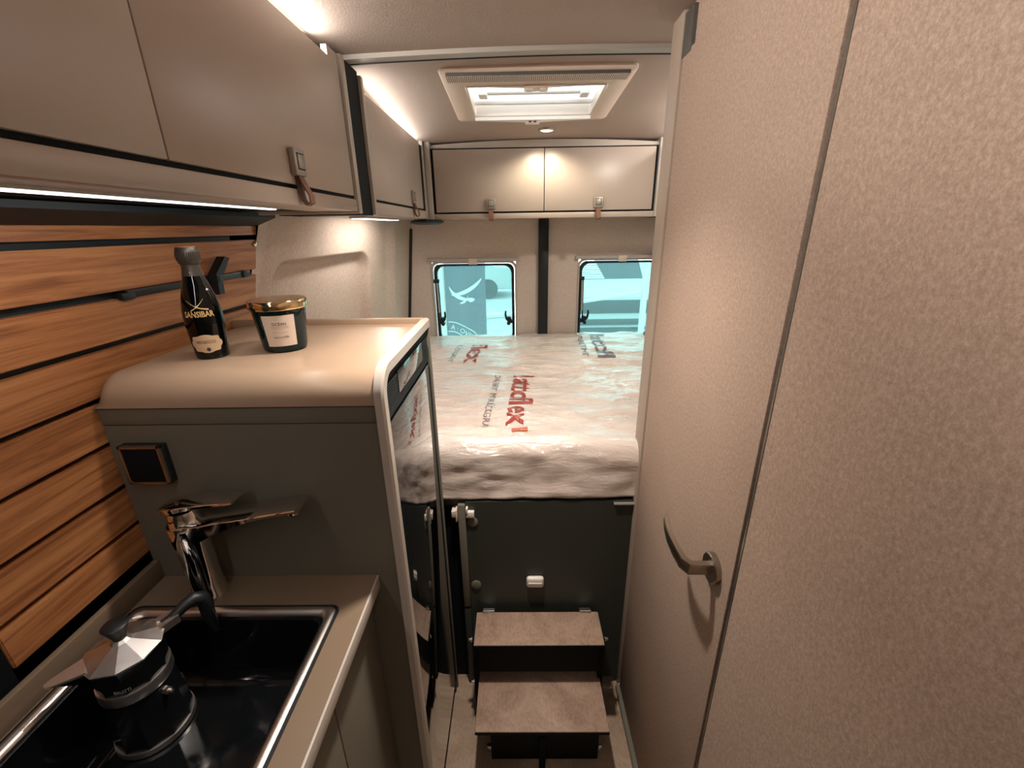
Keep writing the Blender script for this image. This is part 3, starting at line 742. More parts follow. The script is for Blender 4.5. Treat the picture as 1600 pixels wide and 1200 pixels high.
for k in range(11):
    s = k / 10; x = -0.030 + 0.130 * s; zt = 0.196 + 0.014 * s + 0.004 * math.sin(PI * s); th = 0.011 - 0.007 * s; hw = 0.0275 * min(1, 0.55 + 3 * s) - 0.007 * s
    secs.append(ring(bm, [(x, -hw, zt - 0.0015), (x, -hw + 0.003, zt), (x, hw - 0.003, zt), (x, hw, zt - 0.0015), (x, hw - 0.002, zt - th), (x, -hw + 0.002, zt - th)]))
for a, b in zip(secs, secs[1:]): bridge(bm, a, b)
bm.faces.new(secs[0]); bm.faces.new(secs[-1]); lv = obj('lever', fix(bm), CHROME, fa, 35, True)
bm = nb(); lathe(bm, [(0.0065, 0.0), (0.0085, 0.0), (0.0085, 0.0022), (0.0065, 0.0022)], 28, (0.004, -0.004, 0.2005)); obj('marker_ring', bm, CHROME, lv, 40, True)
bm = nb(); lathe(bm, [(0.0, 0.0012), (0.006, 0.0012)], 24, (0.004, -0.004, 0.2005)); obj('temperature_mark', bm, REDDOT, lv, None, True)

# moka pot
mk = thing('moka_pot', 'black stovetop espresso maker with faceted silver lid standing in the sink', 'coffee pot', (-0.590, 0.462, 0.7705), 0)
N = 10; rot = math.radians(12)
ad_, ah = math.radians(228), math.radians(56)
sd, hd = Vector((math.cos(ad_), math.sin(ad_), 0)), Vector((math.cos(ah), math.sin(ah), 0))
bm = nb(); lathe(bm, [(0.0, 0.0), (0.050, 0.0), (0.052, 0.003), (0.050, 0.012), (0.0445, 0.096), (0.042, 0.106), (0.0, 0.106)], N, rot=rot); obj('boiler', bm, BLKGLOSS, mk, 20, True)
bm = nb(); lathe(bm, [(0.0, 0.010), (0.0518, 0.0105), (0.0525, 0.002), (0.0, 0.0)], 40); obj('base_ring', bm, ALUMI, mk, 30, True)
bm = nb(); lathe(bm, [(0.0, 0.105), (0.0452, 0.105), (0.0458, 0.107), (0.0458, 0.122), (0.0452, 0.1235), (0.0, 0.1235)], 48); obj('steel_band', bm, ALUMI, mk, 40, True)
bm = nb(); lathe(bm, [(0.0, 0.123), (0.0440, 0.123), (0.0435, 0.126), (0.0480, 0.168), (0.0, 0.169)], N, rot=rot)
uc = obj('upper_chamber', bm, BLKGLOSS, mk, 20, True)
bm = nb(); rim = 0.043                     # pouring spout
q = Vector((-sd.y, sd.x, 0))
A_ = [sd * 0.040 + q * 0.021 + Vector((0, 0, 0.169)), sd * 0.040 - q * 0.021 + Vector((0, 0, 0.169)), sd * 0.080 + Vector((0, 0, 0.170)), sd * 0.040 + Vector((0, 0, 0.135))]
v = [bm.verts.new(p) for p in A_]
for f in ((0, 1, 2), (0, 2, 3), (1, 3, 2), (0, 3, 1)): bm.faces.new([v[i] for i in f])
obj('pouring_spout', fix(bm), BLKGLOSS, mk, None, True)
bm = nb(); lathe(bm, [(0.0, 0.169), (0.0495, 0.169), (0.0500, 0.172), (0.0130, 0.186), (0.009, 0.190), (0.0, 0.190)], N, rot=rot)
lid = obj('lid', bm, ALUMI, mk, None, True)
bm = nb(); z_ = 0.1715
for s in (0,):
    a = [sd * 0.042 + q * 0.0165, sd * 0.042 - q * 0.0165, sd * 0.060 - q * 0.0125, sd * 0.076 - q * 0.0075, sd * 0.083 - q * 0.003, sd * 0.083 + q * 0.003, sd * 0.076 + q * 0.0075, sd * 0.060 + q * 0.0125]
    prism(bm, [(p.x, p.y) for p in a], 'z', z_, z_ + 0.0035)
obj('spout_cover', bm, ALUMI, lid, None, True)
bm = nb(); lathe(bm, [(0.0, 0.189), (0.0075, 0.189), (0.0095, 0.196), (0.0155, 0.212), (0.0165, 0.2145), (0.0150, 0.216), (0.0, 0.2165)], 24); obj('lid_knob', bm, BLACK, lid, 50, True)
qh = Vector((-hd.y, hd.x, 0))
bm = nb()
for s in (-1, 1):
    a = [hd * 0.043 + qh * (0.004 * s), hd * 0.068 + qh * (0.004 * s), hd * 0.068 + qh * (0.0105 * s), hd * 0.043 + qh * (0.014 * s)]
    prism(bm, [(p.x, p.y) for p in a], 'z', 0.164, 0.177)
obj('hinge', bm, ALUMI, mk, None, True)
bm = nb(); H = lambda r, z: hd * r + Vector((0, 0, z))
tube(bm, [H(0.050, 0.168), H(0.064, 0.172), H(0.080, 0.180), H(0.094, 0.182), H(0.104, 0.176), H(0.107, 0.162), H(0.106, 0.14), H(0.108, 0.115), H(0.112, 0.098)], [0.0075, 0.008, 0.009, 0.0105, 0.0115, 0.0115, 0.010, 0.0085, 0.006], 14)
obj('handle', bm, BLACK, mk, 60, True)
va = math.radians(-8); vd = Vector((math.cos(va), math.sin(va), 0))
bm = nb(); tube(bm, [vd * 0.042 + Vector((0, 0, 0.088)), vd * 0.050 + Vector((0, 0, 0.088))], 0.006, 6); tube(bm, [vd * 0.050 + Vector((0, 0, 0.088)), vd * 0.056 + Vector((0, 0, 0.088))], [0.0042, 0.003], 12); obj('safety_valve', bm, STEEL, mk, 30, True)
def on_cham(a0, da, z0, dz):                # on the faceted wall of the upper chamber
    def fn(u, v_):
        z = z0 + dz * v_; r = 0.0435 + (0.0480 - 0.0435) * (z - 0.126) / 0.042
        a = a0 + da * u; k = math.floor((a - rot) / (2 * PI / N)); am = rot + (k + 0.5) * 2 * PI / N
        rr = r * math.cos(PI / N) / math.cos(a - am) + 0.0006
        return (rr * math.cos(a), rr * math.sin(a), z)
    return fn
text('brand_lettering', 'BIALETTI', on_cham(math.radians(-78), math.radians(26), 0.1285, 0.0060), PALEPR, mk, 0.04, 0.0, True)

# bottle
bt = thing('wine_bottle', 'small black sparkling wine bottle with gold lettering on the taupe cabinet top', 'bottle', (-0.572, 0.776, 1.300), math.radians(-128))
BP = [(0.0, 0.0), (0.0245, 0.0), (0.0265, 0.002), (0.0272, 0.008), (0.0292, 0.035), (0.0308, 0.060), (0.0312, 0.075), (0.0300, 0.092), (0.0262, 0.112), (0.0205, 0.132), (0.0158, 0.148), (0.0130, 0.162), (0.0122, 0.172), (0.0122, 0.180), (0.0, 0.180)]
def prof_r(P_, z):
    for (r0, z0), (r1, z1) in zip(P_[1:], P_[2:]):
        if z0 <= z <= z1 and z1 > z0: return r0 + (r1 - r0) * (z - z0) / (z1 - z0)
    return P_[-2][0]
bm = nb(); lathe(bm, BP, 64); gl = obj('glass_body', bm, BOTTLE, bt, 40, True)
bm = nb(); lathe(bm, [(0.0, 0.148), (0.0164, 0.148), (0.0146, 0.157), (0.0140, 0.163), (0.0138, 0.167), (0.0158, 0.169), (0.0174, 0.174), (0.0180, 0.181), (0.0176, 0.188), (0.0165, 0.193), (0.0150, 0.196), (0.0, 0.1965)], 48); fo = obj('foil_cap', bm, CAPFOIL, bt, 40, True)
bm = nb()
for k in range(36):
    a = 2 * PI * k / 36; c_, s_ = math.cos(a), math.sin(a)
    tube(bm, [(0.0174 * c_, 0.0174 * s_, 0.174), (0.0180 * c_, 0.0180 * s_, 0.181), (0.0176 * c_, 0.0176 * s_, 0.188)], 0.0007, 4)
o = obj('foil_ribs', bm, CAPFOIL, fo, None, True); o['kind'] = 'stuff'
bm = nb(); lathe(bm, [(0.0, 0.1972), (0.0145, 0.1968), (0.0148, 0.1962)], 32); obj('cap_disc', bm, CORKTOP, fo, 40, True)
def on_bottle(a0, da, z0, dz, P_=BP, e=0.0007):
    def fn(u, v_):
        z = z0 + dz * v_; r = prof_r(P_, z) + e; a = a0 + da * u
        return (r * math.cos(a), r * math.sin(a), z)
    return fn
AC = math.radians(62)                       # direction facing the camera in bottle frame
text('brand_lettering', 'SANSIBAR', on_bottle(AC - 0.76, 1.52, 0.0790, 0.0100), GOLDINK, bt, 0.03, 0.028, True)
def arc_strip(a0, z0, a1, z1, bow, w0, w1, fnmap):
    bm = nb(); rows = []
    for k in range(15):
        s = k / 14; a = a0 + (a1 - a0) * s; z = z0 + (z1 - z0) * s - bow * math.sin(PI * s); w_ = w0 + (w1 - w0) * s
        rows.append(ring(bm, [fnmap(a, z - w_ / 2), fnmap(a, z + w_ / 2)]))
    for a, b in zip(rows, rows[1:]): bridge(bm, a, b, False)
    return bm
fm = lambda a, z: ((prof_r(BP, z) + 0.0008) * math.cos(AC + a), (prof_r(BP, z) + 0.0008) * math.sin(AC + a), z)
obj('sabre_emblem', arc_strip(-0.55, 0.108, 0.55, 0.0915, 0.004, 0.0008, 0.0026, fm), GOLDINK, bt, None, True)
obj('sabre_emblem', arc_strip(0.40, 0.1095, -0.35, 0.0900, 0.002, 0.0008, 0.0024, fm), GOLDINK, bt, None, True)
# ornate label: scalloped oval
bm = nb(); c0 = bm.verts.new((0, 0, 0)); ringv = []
def lab(a, z, e=0.0009): r = prof_r(BP, z) + e; return (r * math.cos(AC + a), r * math.sin(AC + a), z)
LZ = 0.030
def scal(k, n): 
    t = 2 * PI * k / n; s = 1 + 0.06 * math.cos(8 * t)
    return 0.84 * s * math.copysign(abs(math.cos(t)) ** 0.75, math.cos(t)), 0.0160 * s * math.copysign(abs(math.sin(t)) ** 0.75, math.sin(t))
rows = []
for f_ in (0.0, 0.34, 0.67, 1.0):
    rows.append(ring(bm, [lab(scal(k, 48)[0] * f_, LZ + scal(k, 48)[1] * f_) for k in range(48)]))
bm.verts.remove(c0)
for a, b in zip(rows, rows[1:]): bridge(bm, a, b)
lb = obj('paper_label', fix(bm), PAPER2, bt, None, True)
text('label_lettering', 'PROSECCO', lambda u, v_: lab(-0.50 + 1.0 * u, LZ + 0.0010 + 0.0050 * v_, 0.0013), INK, lb, 0.06, 0.0, True)
bm = nb(); rows = [ring(bm, [lab(0.055 * math.cos(2 * PI * k / 20) * f_ * 2 + 0.05, LZ - 0.0105 + 0.0035 * math.sin(2 * PI * k / 20) * f_, 0.0013) for k in range(20)]) for f_ in (0.0, 1.0)]
bridge(bm, rows[0], rows[1]); obj('seal_mark', fix(bm), INK, lb, None, True)
bm = nb(); rows = [ring(bm, [((0.0152) * math.cos(AC + 0.22 * math.cos(2 * PI * k / 20) * f_), 0.0152 * math.sin(AC + 0.22 * math.cos(2 * PI * k / 20) * f_), 0.1515 + 0.0035 * math.sin(2 * PI * k / 20) * f_) for k in range(20)]) for f_ in (0.0, 1.0)]
bridge(bm, rows[0], rows[1]); obj('neck_seal', fix(bm), GOLDINK, bt, None, True)

# candle
cd = thing('scented_candle', 'dark teal glass candle with gold lid and cream label on the taupe cabinet top', 'candle', (-0.459, 0.826, 1.300), 0)
CP = [(0.0, 0.0), (0.034, 0.0), (0.0385, 0.003), (0.0405, 0.010), (0.0480, 0.084), (0.0, 0.084)]
bm = nb(); lathe(bm, CP, 72); obj('glass_jar', bm, CANDLE, cd, 40, True)
bm = nb(); lathe(bm, [(0.0, 0.0835), (0.0515, 0.0820), (0.0520, 0.0835), (0.0520, 0.0962), (0.0508, 0.0978), (0.0, 0.0983)], 72); obj('lid', bm, GOLD, cd, 40, True)
CA = math.radians(-68)
cl_ = lambda a, z, e=0.0006: ((prof_r(CP, z) + e) * math.cos(CA + a), (prof_r(CP, z) + e) * math.sin(CA + a), z)
bm = nb(); rows = [ring(bm, [cl_(-0.62 + 1.24 * k / 14, z) for k in range(15)]) for z in (0.014, 0.040, 0.073)]
for a, b in zip(rows, rows[1:]): bridge(bm, a, b, False)
lb = obj('paper_label', bm, PAPER, cd, None, True)
tx = lambda u0, u1, z0, dz: (lambda u, v_: cl_(u0 + (u1 - u0) * u, z0 + dz * v_, 0.0011))
text('label_lettering', 'OCÉAN', tx(-0.25, 0.27, 0.0545, 0.0068), INK, lb, 0.08, 0.008, True)
text('label_lettering', 'N° 04', tx(-0.10, 0.12, 0.0640, 0.0022), INKL, lb, 0.2, 0, True)
for i, (u0, u1, z0) in enumerate(((-0.34, 0.36, 0.0515), (-0.28, 0.36, 0.0487), (-0.05, 0.10, 0.0455), (-0.28, 0.30, 0.0408))):
    bm = nb(); rows = [ring(bm, [cl_(u0 + (u1 - u0) * k / 8, z, 0.0010) for k in range(9)]) for z in (z0, z0 + 0.0005)]
    bridge(bm, rows[0], rows[1], False); obj('label_line', bm, INKL, lb, None, True)
bm = nb(); pts = []
for k in range(50):
    s = k / 49; pts.append(cl_(-0.30 + 0.62 * s, 0.0315 + 0.0012 * s + 0.0016 * math.sin(s * 44) * (0.5 + 0.5 * math.sin(s * 9)), 0.0011))
tube(bm, pts, 0.0003, 4); obj('signature', bm, INK, lb, None, True)

# ================================================================ BED
BX0, BX1, BY0, BY1, BZ0, BZ1 = -0.60, 0.93, 1.066, 2.385, 0.765, 0.943
CREASES = []
for _ in range(110):
    CREASES.append((random.uniform(-0.5, 0.75), random.uniform(1.1, 2.36), random.gauss(0, 0.22), random.uniform(0.04, 0.22), random.uniform(0.0035, 0.0075), random.choice((1, 1, -0.7)) * random.uniform(0.0025, 0.006), random.uniform(-0.6, 0.6)))
def crease(x, y):
    h = 0.0
    for cx_, cy_, sl_, ln_, w_, a_, cv_ in CREASES:
        dx = x - cx_
        if -ln_ < dx < ln_:
            d = y - cy_ - sl_ * dx - cv_ * dx * dx
            if -0.03 < d < 0.03: h += a_ * math.exp(-(d / w_) ** 2) * (1 - (dx / ln_) ** 2)
    return h
def wr(x, y):
    v = Vector((x * 1.6 + 3, y * 5.5 - x * 0.5, 0.3)); h = 0.014 * noise.noise(v)
    v = Vector((x * 3.2 + y * 0.8, y * 15 + x * 1.7, 1.7)); a = noise.noise(v); h += 0.009 * (1 - abs(a) * 2.2)
    v = Vector((x * 9 + 7, y * 26 - x * 5, 4.1)); h += 0.0022 * noise.noise(v)
    v = Vector((x * 5 - y * 3, y * 7 + x * 4, 9.0)); h += 0.009 * (0.4 - abs(noise.noise(v)))
    a = noise.noise(Vector((x * 4 + 2.2 * noise.noise(Vector((x * 3, y * 3, 6))), y * 24 + x * 3 + 3 * noise.noise(Vector((x * 5, y * 4, 2))), 11.0))); h += 0.006 * (0.5 - abs(a)) * (0.5 + noise.noise(Vector((x * 2.5, y * 3, 13.0))))
    return h + crease(x, y)
def ridge(x, y):                            # seam between the two mattress parts
    yy = 1.83 + 0.03 * math.sin(x * 5) + 0.02 * noise.noise(Vector((x * 6, 0, 0)))
    return 0.012 * math.exp(-((y - yy) / 0.022) ** 2) * sstep(0.15, 0.5, x) - 0.004 * math.exp(-((y - yy - 0.04) / 0.02) ** 2)
def bed_z(x, y):
    e = sstep(BY0, BY0 + 0.07, y)
    return BZ1 - 0.03 * (1 - e) + (wr(x, y) + ridge(x, y)) * (0.5 + 0.5 * e)
prof = []                                   # (y, z base, weight top)
prof.append((BY0 + 0.06, BZ0, 0)); prof.append((BY0 + 0.02, BZ0, 0))
for k in range(9): a = PI / 2 * k / 8; prof.append((BY0 + 0.02 - 0.02 * math.sin(a), BZ0 + 0.015 * (1 - math.cos(a)), 0))
for k in range(1, 14): prof.append((BY0, BZ0 + 0.015 + (BZ1 - 0.035 - BZ0 - 0.015) * k / 14, 0))
for k in range(11): a = PI / 2 * k / 10; prof.append((BY0 + 0.04 * (1 - math.cos(a)), BZ1 - 0.035 + 0.035 * math.sin(a), sstep(0, 1, k / 10)))
for k in range(1, 281): prof.append((BY0 + 0.04 + (BY1 - BY0 - 0.04) * k / 280, BZ1, 1))
prof.append((BY1, BZ0, 0))
bm = nb(); NX = 330; G = []
for i in range(NX + 1):
    x = BX0 + (BX1 - BX0) * i / NX; row = []
    for (y, z, t) in prof:
        if t > 0: zz = z + (wr(x, y) + ridge(x, y)) * t
        else: zz = z
        yy = y
        if t < 1 and y < 1.2 and z > BZ0 + 0.001:
            f = (1 - t); yy = y + f * (0.010 * noise.noise(Vector((x * 4, z * 9, 5))) + 0.009 * (0.4 - abs(noise.noise(Vector((x * 5 + z * 9, z * 20 - x * 4, 2))))) + 0.004 * noise.noise(Vector((x * 14, z * 26, 8))))
            zz += f * 0.006 * noise.noise(Vector((x * 4, 1.0, 3))) if z < BZ0 + 0.03 else 0
        row.append(bm.verts.new((x, yy, zz)))
    G.append(row)
for i in range(NX):
    for j in range(len(prof) - 1): bm.faces.new((G[i][j], G[i + 1][j], G[i + 1][j + 1], G[i][j + 1]))
bm.faces.new(G[0]); bm.faces.new(G[-1])
md = thing('mattress', 'cream mattress wrapped in wrinkled clear plastic with red lettering', 'mattress', (0.1, 1.7, BZ0))
obj('wrapped_body', fix(bm), FILM, md, 80)
def bed_text(name, s, ox, oy, L, h, mat, sub=0.02, bold=0.0, tilt=-0.055, squash=1.0):
    d = Vector((tilt, -1)).normalized(); u_ = Vector((-d.y, d.x))
    def fn(u, v_):
        p = Vector((ox, oy)) + d * (L * u) + u_ * (h * v_)
        return (p.x, p.y, bed_z(p.x, p.y) + 0.0016)
    return text(name, s, fn, mat, md, sub, bold, smooth=180)
bed_text('printed_logo', 'lattoflex', -0.012, 1.645, 0.445, 0.082, RED, 0.012, 0.016)
bed_text('printed_slogan', 'DAS BETT MIT RÜCKGRAT', -0.088, 1.645, 0.47, 0.028, GREYINK, 0.012)
bed_text('printed_logo', 'flex', -0.225, 2.16, 0.30, 0.082, RED, 0.03, 0.016)
bed_text('printed_slogan', 'RÜCKGRAT', -0.300, 2.16, 0.30, 0.028, GREYINK, 0.03)
bed_text('printed_logo', 'lattofl', 0.40, 2.33, 0.42, 0.082, GREYINK, 0.02, 0.016)
bed_text('printed_slogan', 'DASBETTMIT', 0.330, 2.33, 0.40, 0.028, GREYINK, 0.03)
bm = nb(); rows = []
for i in range(9):
    rows.append(ring(bm, [(x, y, bed_z(x, y) + 0.0016) for x, y in [(-0.018 + 0.048 * i / 8, 1.142 + 0.030 * k / 4 + 0.008 * i / 8) for k in range(5)]]))
for a, b in zip(rows, rows[1:]): bridge(bm, a, b, False)
tg_ = obj('printed_tag', bm, ORANGE, md, 180)
text('tag_lettering', 'lattoflex', lambda u, v_: (-0.014 + 0.04 * u, 1.150 + 0.007 * u + 0.014 * v_, bed_z(-0.014 + 0.04 * u, 1.152 + 0.014 * v_) + 0.0030), CREAMINK, tg_, 0.06)
# leather tab by the window edge
t = thing('leather_tab', 'small brown leather loop lying at the far right corner of the bed', 'strap', (0.718, 2.30, 0.95))
bm = nb(); ribbon(bm, [(0.70, 2.30, 0.953), (0.693, 2.30, 0.962), (0.70, 2.30, 0.972), (0.72, 2.30, 0.975), (0.745, 2.30, 0.972), (0.76, 2.30, 0.955)], (0, 0.03, 0), 0.003); obj('loop', bm, LEATHER, t, 50)

# bed base: slatted platform hidden, front panel visible
YP = 1.070
bp = thing('bed_base', 'dark olive panelled front of the bed base with pale knob', 'bed base', (0.08, 1.2, 0.0))
obj('front_panel', box(nb(), -0.158, 0.342, YP, YP + 0.016, 0.03, 0.760), LAM_DARK, bp)
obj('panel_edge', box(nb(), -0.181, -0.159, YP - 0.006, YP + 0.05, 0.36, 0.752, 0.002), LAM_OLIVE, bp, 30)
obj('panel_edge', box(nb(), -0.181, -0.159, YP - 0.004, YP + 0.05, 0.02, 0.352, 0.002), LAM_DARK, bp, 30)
obj('platform', box(nb(), -0.69, 0.93, YP + 0.02, 2.38, 0.735, 0.764), LAM_DARK, bp)
obj('side_filler', box(nb(), -0.70, -0.182, YP + 0.03, YP + 0.05, 0.0, 0.755), BLACKM, bp)
for z in (0.690, 0.449):
    bm = nb(); tube(bm, [(-0.138, YP, z), (-0.138, YP - 0.004, z), (-0.138, YP - 0.005, z)], [0.0155, 0.0155, 0.013], 28); obj('cover_cap', bm, LAM_OLIVE, bp, 40)
bm = nb(); box(bm, 0.022, 0.077, YP - 0.018, YP, 0.447, 0.487, 0.009, 4); kb = obj('knob', bm, WHITEP, bp, 60)
obj('grip_ridge', box(nb(), 0.028, 0.071, YP - 0.020, YP - 0.017, 0.464, 0.470, 0.001), WHITEP, kb, 60)
bm = nb(); box(bm, -0.156, -0.132, YP - 0.012, YP, 0.712, 0.732, 0.001); box(bm, -0.156, -0.150, YP - 0.014, YP, 0.728, 0.746, 0.001); obj('latch', bm, WHITEP, bp, 30)
bm = nb(); box(bm, -0.199, -0.183, YP - 0.010, YP + 0.02, 0.712, 0.734, 0.001); box(bm, -0.187, -0.182, YP - 0.014, YP + 0.01, 0.700, 0.740, 0.001); obj('latch', bm, CREAMP, bp, 30)
obj('rail_end', box(nb(), 0.28, 0.34, YP - 0.010, YP, 0.752, 0.756), ALU, bp)

# ================================================================ STEPS
st = thing('folding_steps', 'two-tread folding bed steps with brown laminate treads and black box sides', 'steps', (0.06, 0.93, 0.0))
obj('upper_tread', box(nb(), -0.138, 0.250, 0.929, 1.046, 0.345, 0.357, 0.0015), [STEPTOP], st, 30)
obj('upper_edge', box(nb(), -0.1385, 0.2505, 0.9285, 1.0465, 0.3445, 0.3545), BLACKM, st)
obj('upper_box', box(nb(), -0.128, 0.240, 0.945, 1.050, 0.225, 0.3445), BLACKM, st)
for x0_, x1_ in ((-0.146, -0.130), (0.242, 0.258)):
    obj('side_plate', box(nb(), x0_, x1_, 0.955, 1.058, 0.02, 0.340, 0.001), BLACKM, st)
obj('lower_tread', box(nb(), -0.131, 0.249, 0.802, 1.010, 0.168, 0.181, 0.0015), STEPTOP, st, 30)
obj('lower_edge', box(nb(), -0.1315, 0.2495, 0.8015, 1.0105, 0.1675, 0.1775), BLACKM, st)
obj('lower_box', box(nb(), -0.090, 0.230, 0.836, 1.045, 0.0, 0.1675), BLACKM, st)
for x in (-0.10, 0.21):
    bm = nb(); tube(bm, [(x - 0.018, 1.048, 0.358), (x + 0.018, 1.048, 0.358)], 0.0045, 10); box(bm, x - 0.018, x + 0.018, 1.040, 1.060, 0.356, 0.3585); obj('hinge', bm, CHROME, st, 40)
for p, s in (((-0.147, 0.972, 0.330), -1), ((0.259, 0.972, 0.330), 1), ((-0.091, 0.842, 0.047), -1), ((0.231, 0.842, 0.047), 1), ((-0.148, 0.975, 0.14), -1)):
    bm = nb(); P_ = Vector(p); tube(bm, [P_, P_ + Vector((0.003 * s, 0, 0)), P_ + Vector((0.0035 * s, 0, 0)), P_ + Vector((0.010 * s, 0, 0)), P_ + Vector((0.011 * s, 0, 0))], [0.008, 0.008, 0.005, 0.005, 0.003], 14); obj('bolt', bm, CHROME, st, 40)
bm = nb(); ribbon(bm, [(0.063, 0.834, 0.10), (0.063, 0.830, 0.05), (0.062, 0.822, 0.008), (0.060, 0.80, 0.004), (0.056, 0.74, 0.004)], (0.019, 0, 0), 0.003); obj('pull_strap', bm, BLACKM, st, 50)

# ================================================================ ROOF HATCH, LAMPS
hc = thing('roof_hatch', 'cream framed roof hatch with louvred vent and white blind bars', 'roof hatch', (0.063, 1.54, 1.89))
OX0, OX1, OY0, OY1 = -0.198, 0.325, 1.315, 1.772
def zz_(x, y): return 1.9165 - 0.0535 * (y - 1.2)
bm = nb()
ocx, ocy = (OX0 + OX1) / 2, (OY0 + OY1) / 2; icx, icy = (HX0 + HX1) / 2, (HY0 + HY1) / 2
def fl(pts, dz): return [(x, y, zz_(x, y) + dz) for x, y in pts]
o1 = rrect(ocx, ocy, (OX1 - OX0) / 2, (OY1 - OY0) / 2, 0.02); o2 = rrect(ocx, ocy, (OX1 - OX0) / 2 - 0.006, (OY1 - OY0) / 2 - 0.006, 0.018)
i1 = rrect(icx, icy, (HX1 - HX0) / 2 + 0.002, (HY1 - HY0) / 2 + 0.002, 0.006); i2 = rrect(icx, icy, (HX1 - HX0) / 2 - 0.003, (HY1 - HY0) / 2 - 0.003, 0.006)
R = [ring(bm, fl(p, d)) for p, d in ((o1, 0.004), (o1, -0.005), (o2, -0.009), (i1, -0.013), (i2, -0.010), (i2, 0.02))]
for a, b in zip(R, R[1:]): bridge(bm, a, b)
obj('flange', fix(bm), CREAMP, hc, 40)
def tilt(bm):
    for v in bm.verts: v.co.z += zz_(0, v.co.y)
    return bm
bm = nb(); nL = 92
for k in range(nL):
    x = OX0 + 0.024 + (OX1 - OX0 - 0.048) * k / (nL - 1)
    box(bm, x - 0.0014, x + 0.0014, OY0 + 0.014, OY0 + 0.058, -0.0185, -0.008)
o = obj('vent_louvres', tilt(bm), CREAMP, hc); o['kind'] = 'stuff'
obj('vent_slot', tilt(box(nb(), OX0 + 0.020, OX1 - 0.020, OY0 + 0.013, OY0 + 0.059, -0.0170, -0.008)), GREYD, hc)
zt = 1.955
bm = nb(); R = [ring(bm, [(x, y, z) for x, y in i1]) for z in (1.888, zt)]; bridge(bm, *R); obj('shaft', fix(bm), WHITEP, hc, 30)
bm = nb(); R = [ring(bm, [(x, y, z) for x, y in p]) for p, z in ((rrect(icx, icy, 0.2005, 0.1445, 0.006), zt), (rrect(icx, icy, 0.17, 0.12, 0.03), zt + 0.025))]
bridge(bm, *R); bm.faces.new(R[-1]); obj('dome', fix(bm), HPANE, hc, 60)
# blind bars: shallow triangles with a catch in the middle
bm = nb(); zb_ = zz_(0, HY0) - 0.012; prism(bm, [(HX0 + 0.004, HY0), (HX1 - 0.004, HY0), (HX1 - 0.004, HY0 + 0.010), (icx, HY0 + 0.036), (HX0 + 0.004, HY0 + 0.010)], 'z', zb_, zb_ + 0.010); b1 = obj('blind_bar', bm, CREAMP, hc)
bm = nb(); box(bm, icx - 0.034, icx + 0.034, HY0 - 0.006, HY0 + 0.034, zb_ - 0.008, zb_ + 0.001, 0.003); obj('catch', bm, CREAMP, b1, 40)
bm = nb(); box(bm, icx - 0.030, icx - 0.010, HY0 + 0.0, HY0 + 0.026, zb_ - 0.012, zb_ - 0.007, 0.002); box(bm, icx + 0.010, icx + 0.030, HY0 + 0.0, HY0 + 0.026, zb_ - 0.012, zb_ - 0.007, 0.002); obj('catch_button', bm, WHITEP, b1, 40)
bm = nb(); zb_ = zz_(0, HY1) - 0.020; prism(bm, [(HX0 + 0.002, HY1 - 0.012), (HX1 - 0.002, HY1 - 0.012), (HX1 - 0.002, HY1 - 0.002), (icx, HY1 + 0.032), (HX0 + 0.002, HY1 - 0.002)], 'z', zb_ - 0.006, zb_ + 0.004); b2 = obj('blind_bar', bm, WHITEP, hc)
bm = nb(); box(bm, icx - 0.025, icx + 0.025, HY1 + 0.008, HY1 + 0.036, zb_ - 0.012, zb_ - 0.004, 0.003); ct = obj('catch', bm, WHITEP, b2, 40)
bm = nb(); box(bm, icx - 0.013, icx - 0.005, HY1 + 0.006, HY1 + 0.010, zb_ - 0.010, zb_ - 0.005); box(bm, icx + 0.005, icx + 0.013, HY1 + 0.006, HY1 + 0.010, zb_ - 0.010, zb_ - 0.005); obj('catch_slot', bm, BLACK, b2)
bm = nb(); tube(bm, [(HX0 + 0.03, 1.615, 1.928), (HX1 - 0.03, 1.615, 1.928)], 0.009, 16); b3 = obj('opening_bar', bm, WHITEP, hc, 50)
for x in (HX0 + 0.036, HX1 - 0.036):
    bm = nb(); box(bm, x - 0.014, x + 0.014, 1.585, 1.635, 1.912, 1.945, 0.004); obj('bar_bracket', bm, WHITEP, b3, 40)
bm = nb(); box(bm, HX0 + 0.005, HX1 - 0.005, 1.650, 1.662, 1.902, 1.914, 0.002); obj('screen_rail', bm, WHITEP, hc, 40)

def downlight(x, y, label, power, ang, blend, col=WARM, rot=(0, 0, 0)):
    z = zc(x, y); t = thing('downlight', label, 'lamp', (x, y, z), group='round ceiling downlights')
    bm = nb(); lathe(bm, [(0.0, 0.001), (0.034, 0.001), (0.034, -0.003), (0.031, -0.0055), (0.025, -0.006), (0.024, -0.003)], 40); obj('bezel', bm, NICKEL, t, 40, True)
    bm = nb(); lathe(bm, [(0.0, -0.0065), (0.018, -0.006), (0.0245, -0.0042)], 40); obj('lens', bm, LAMPLENS, t, 40, True)
    spot_light('lamp_light', (x, y, z - 0.012), rot, power, col, ang, blend, 0.03, t)
downlight(0.128, 1.935, 'round lit downlight in the ceiling behind the roof hatch', P_SPOT * 6, math.radians(150), 0.6, (1.0, 0.88, 0.68))
downlight(-0.05, 0.80, 'round ceiling downlight above the aisle just out of view', 46.0, math.radians(104), 1.0)
downlight(0.06, -0.35, 'added round fill lamp in the ceiling behind the camera, never in view', 9.0, math.radians(125), 1.0)  # unseen lamp, added as fill from behind the camera

downlight(0.56, 1.45, 'added round fill lamp in the ceiling over the bed, unseen behind the washroom', 16.0, math.radians(140), 1.0, rot=(0.75, -0.2, 0))  # added lamp out of view, brightens the rear walls and bed

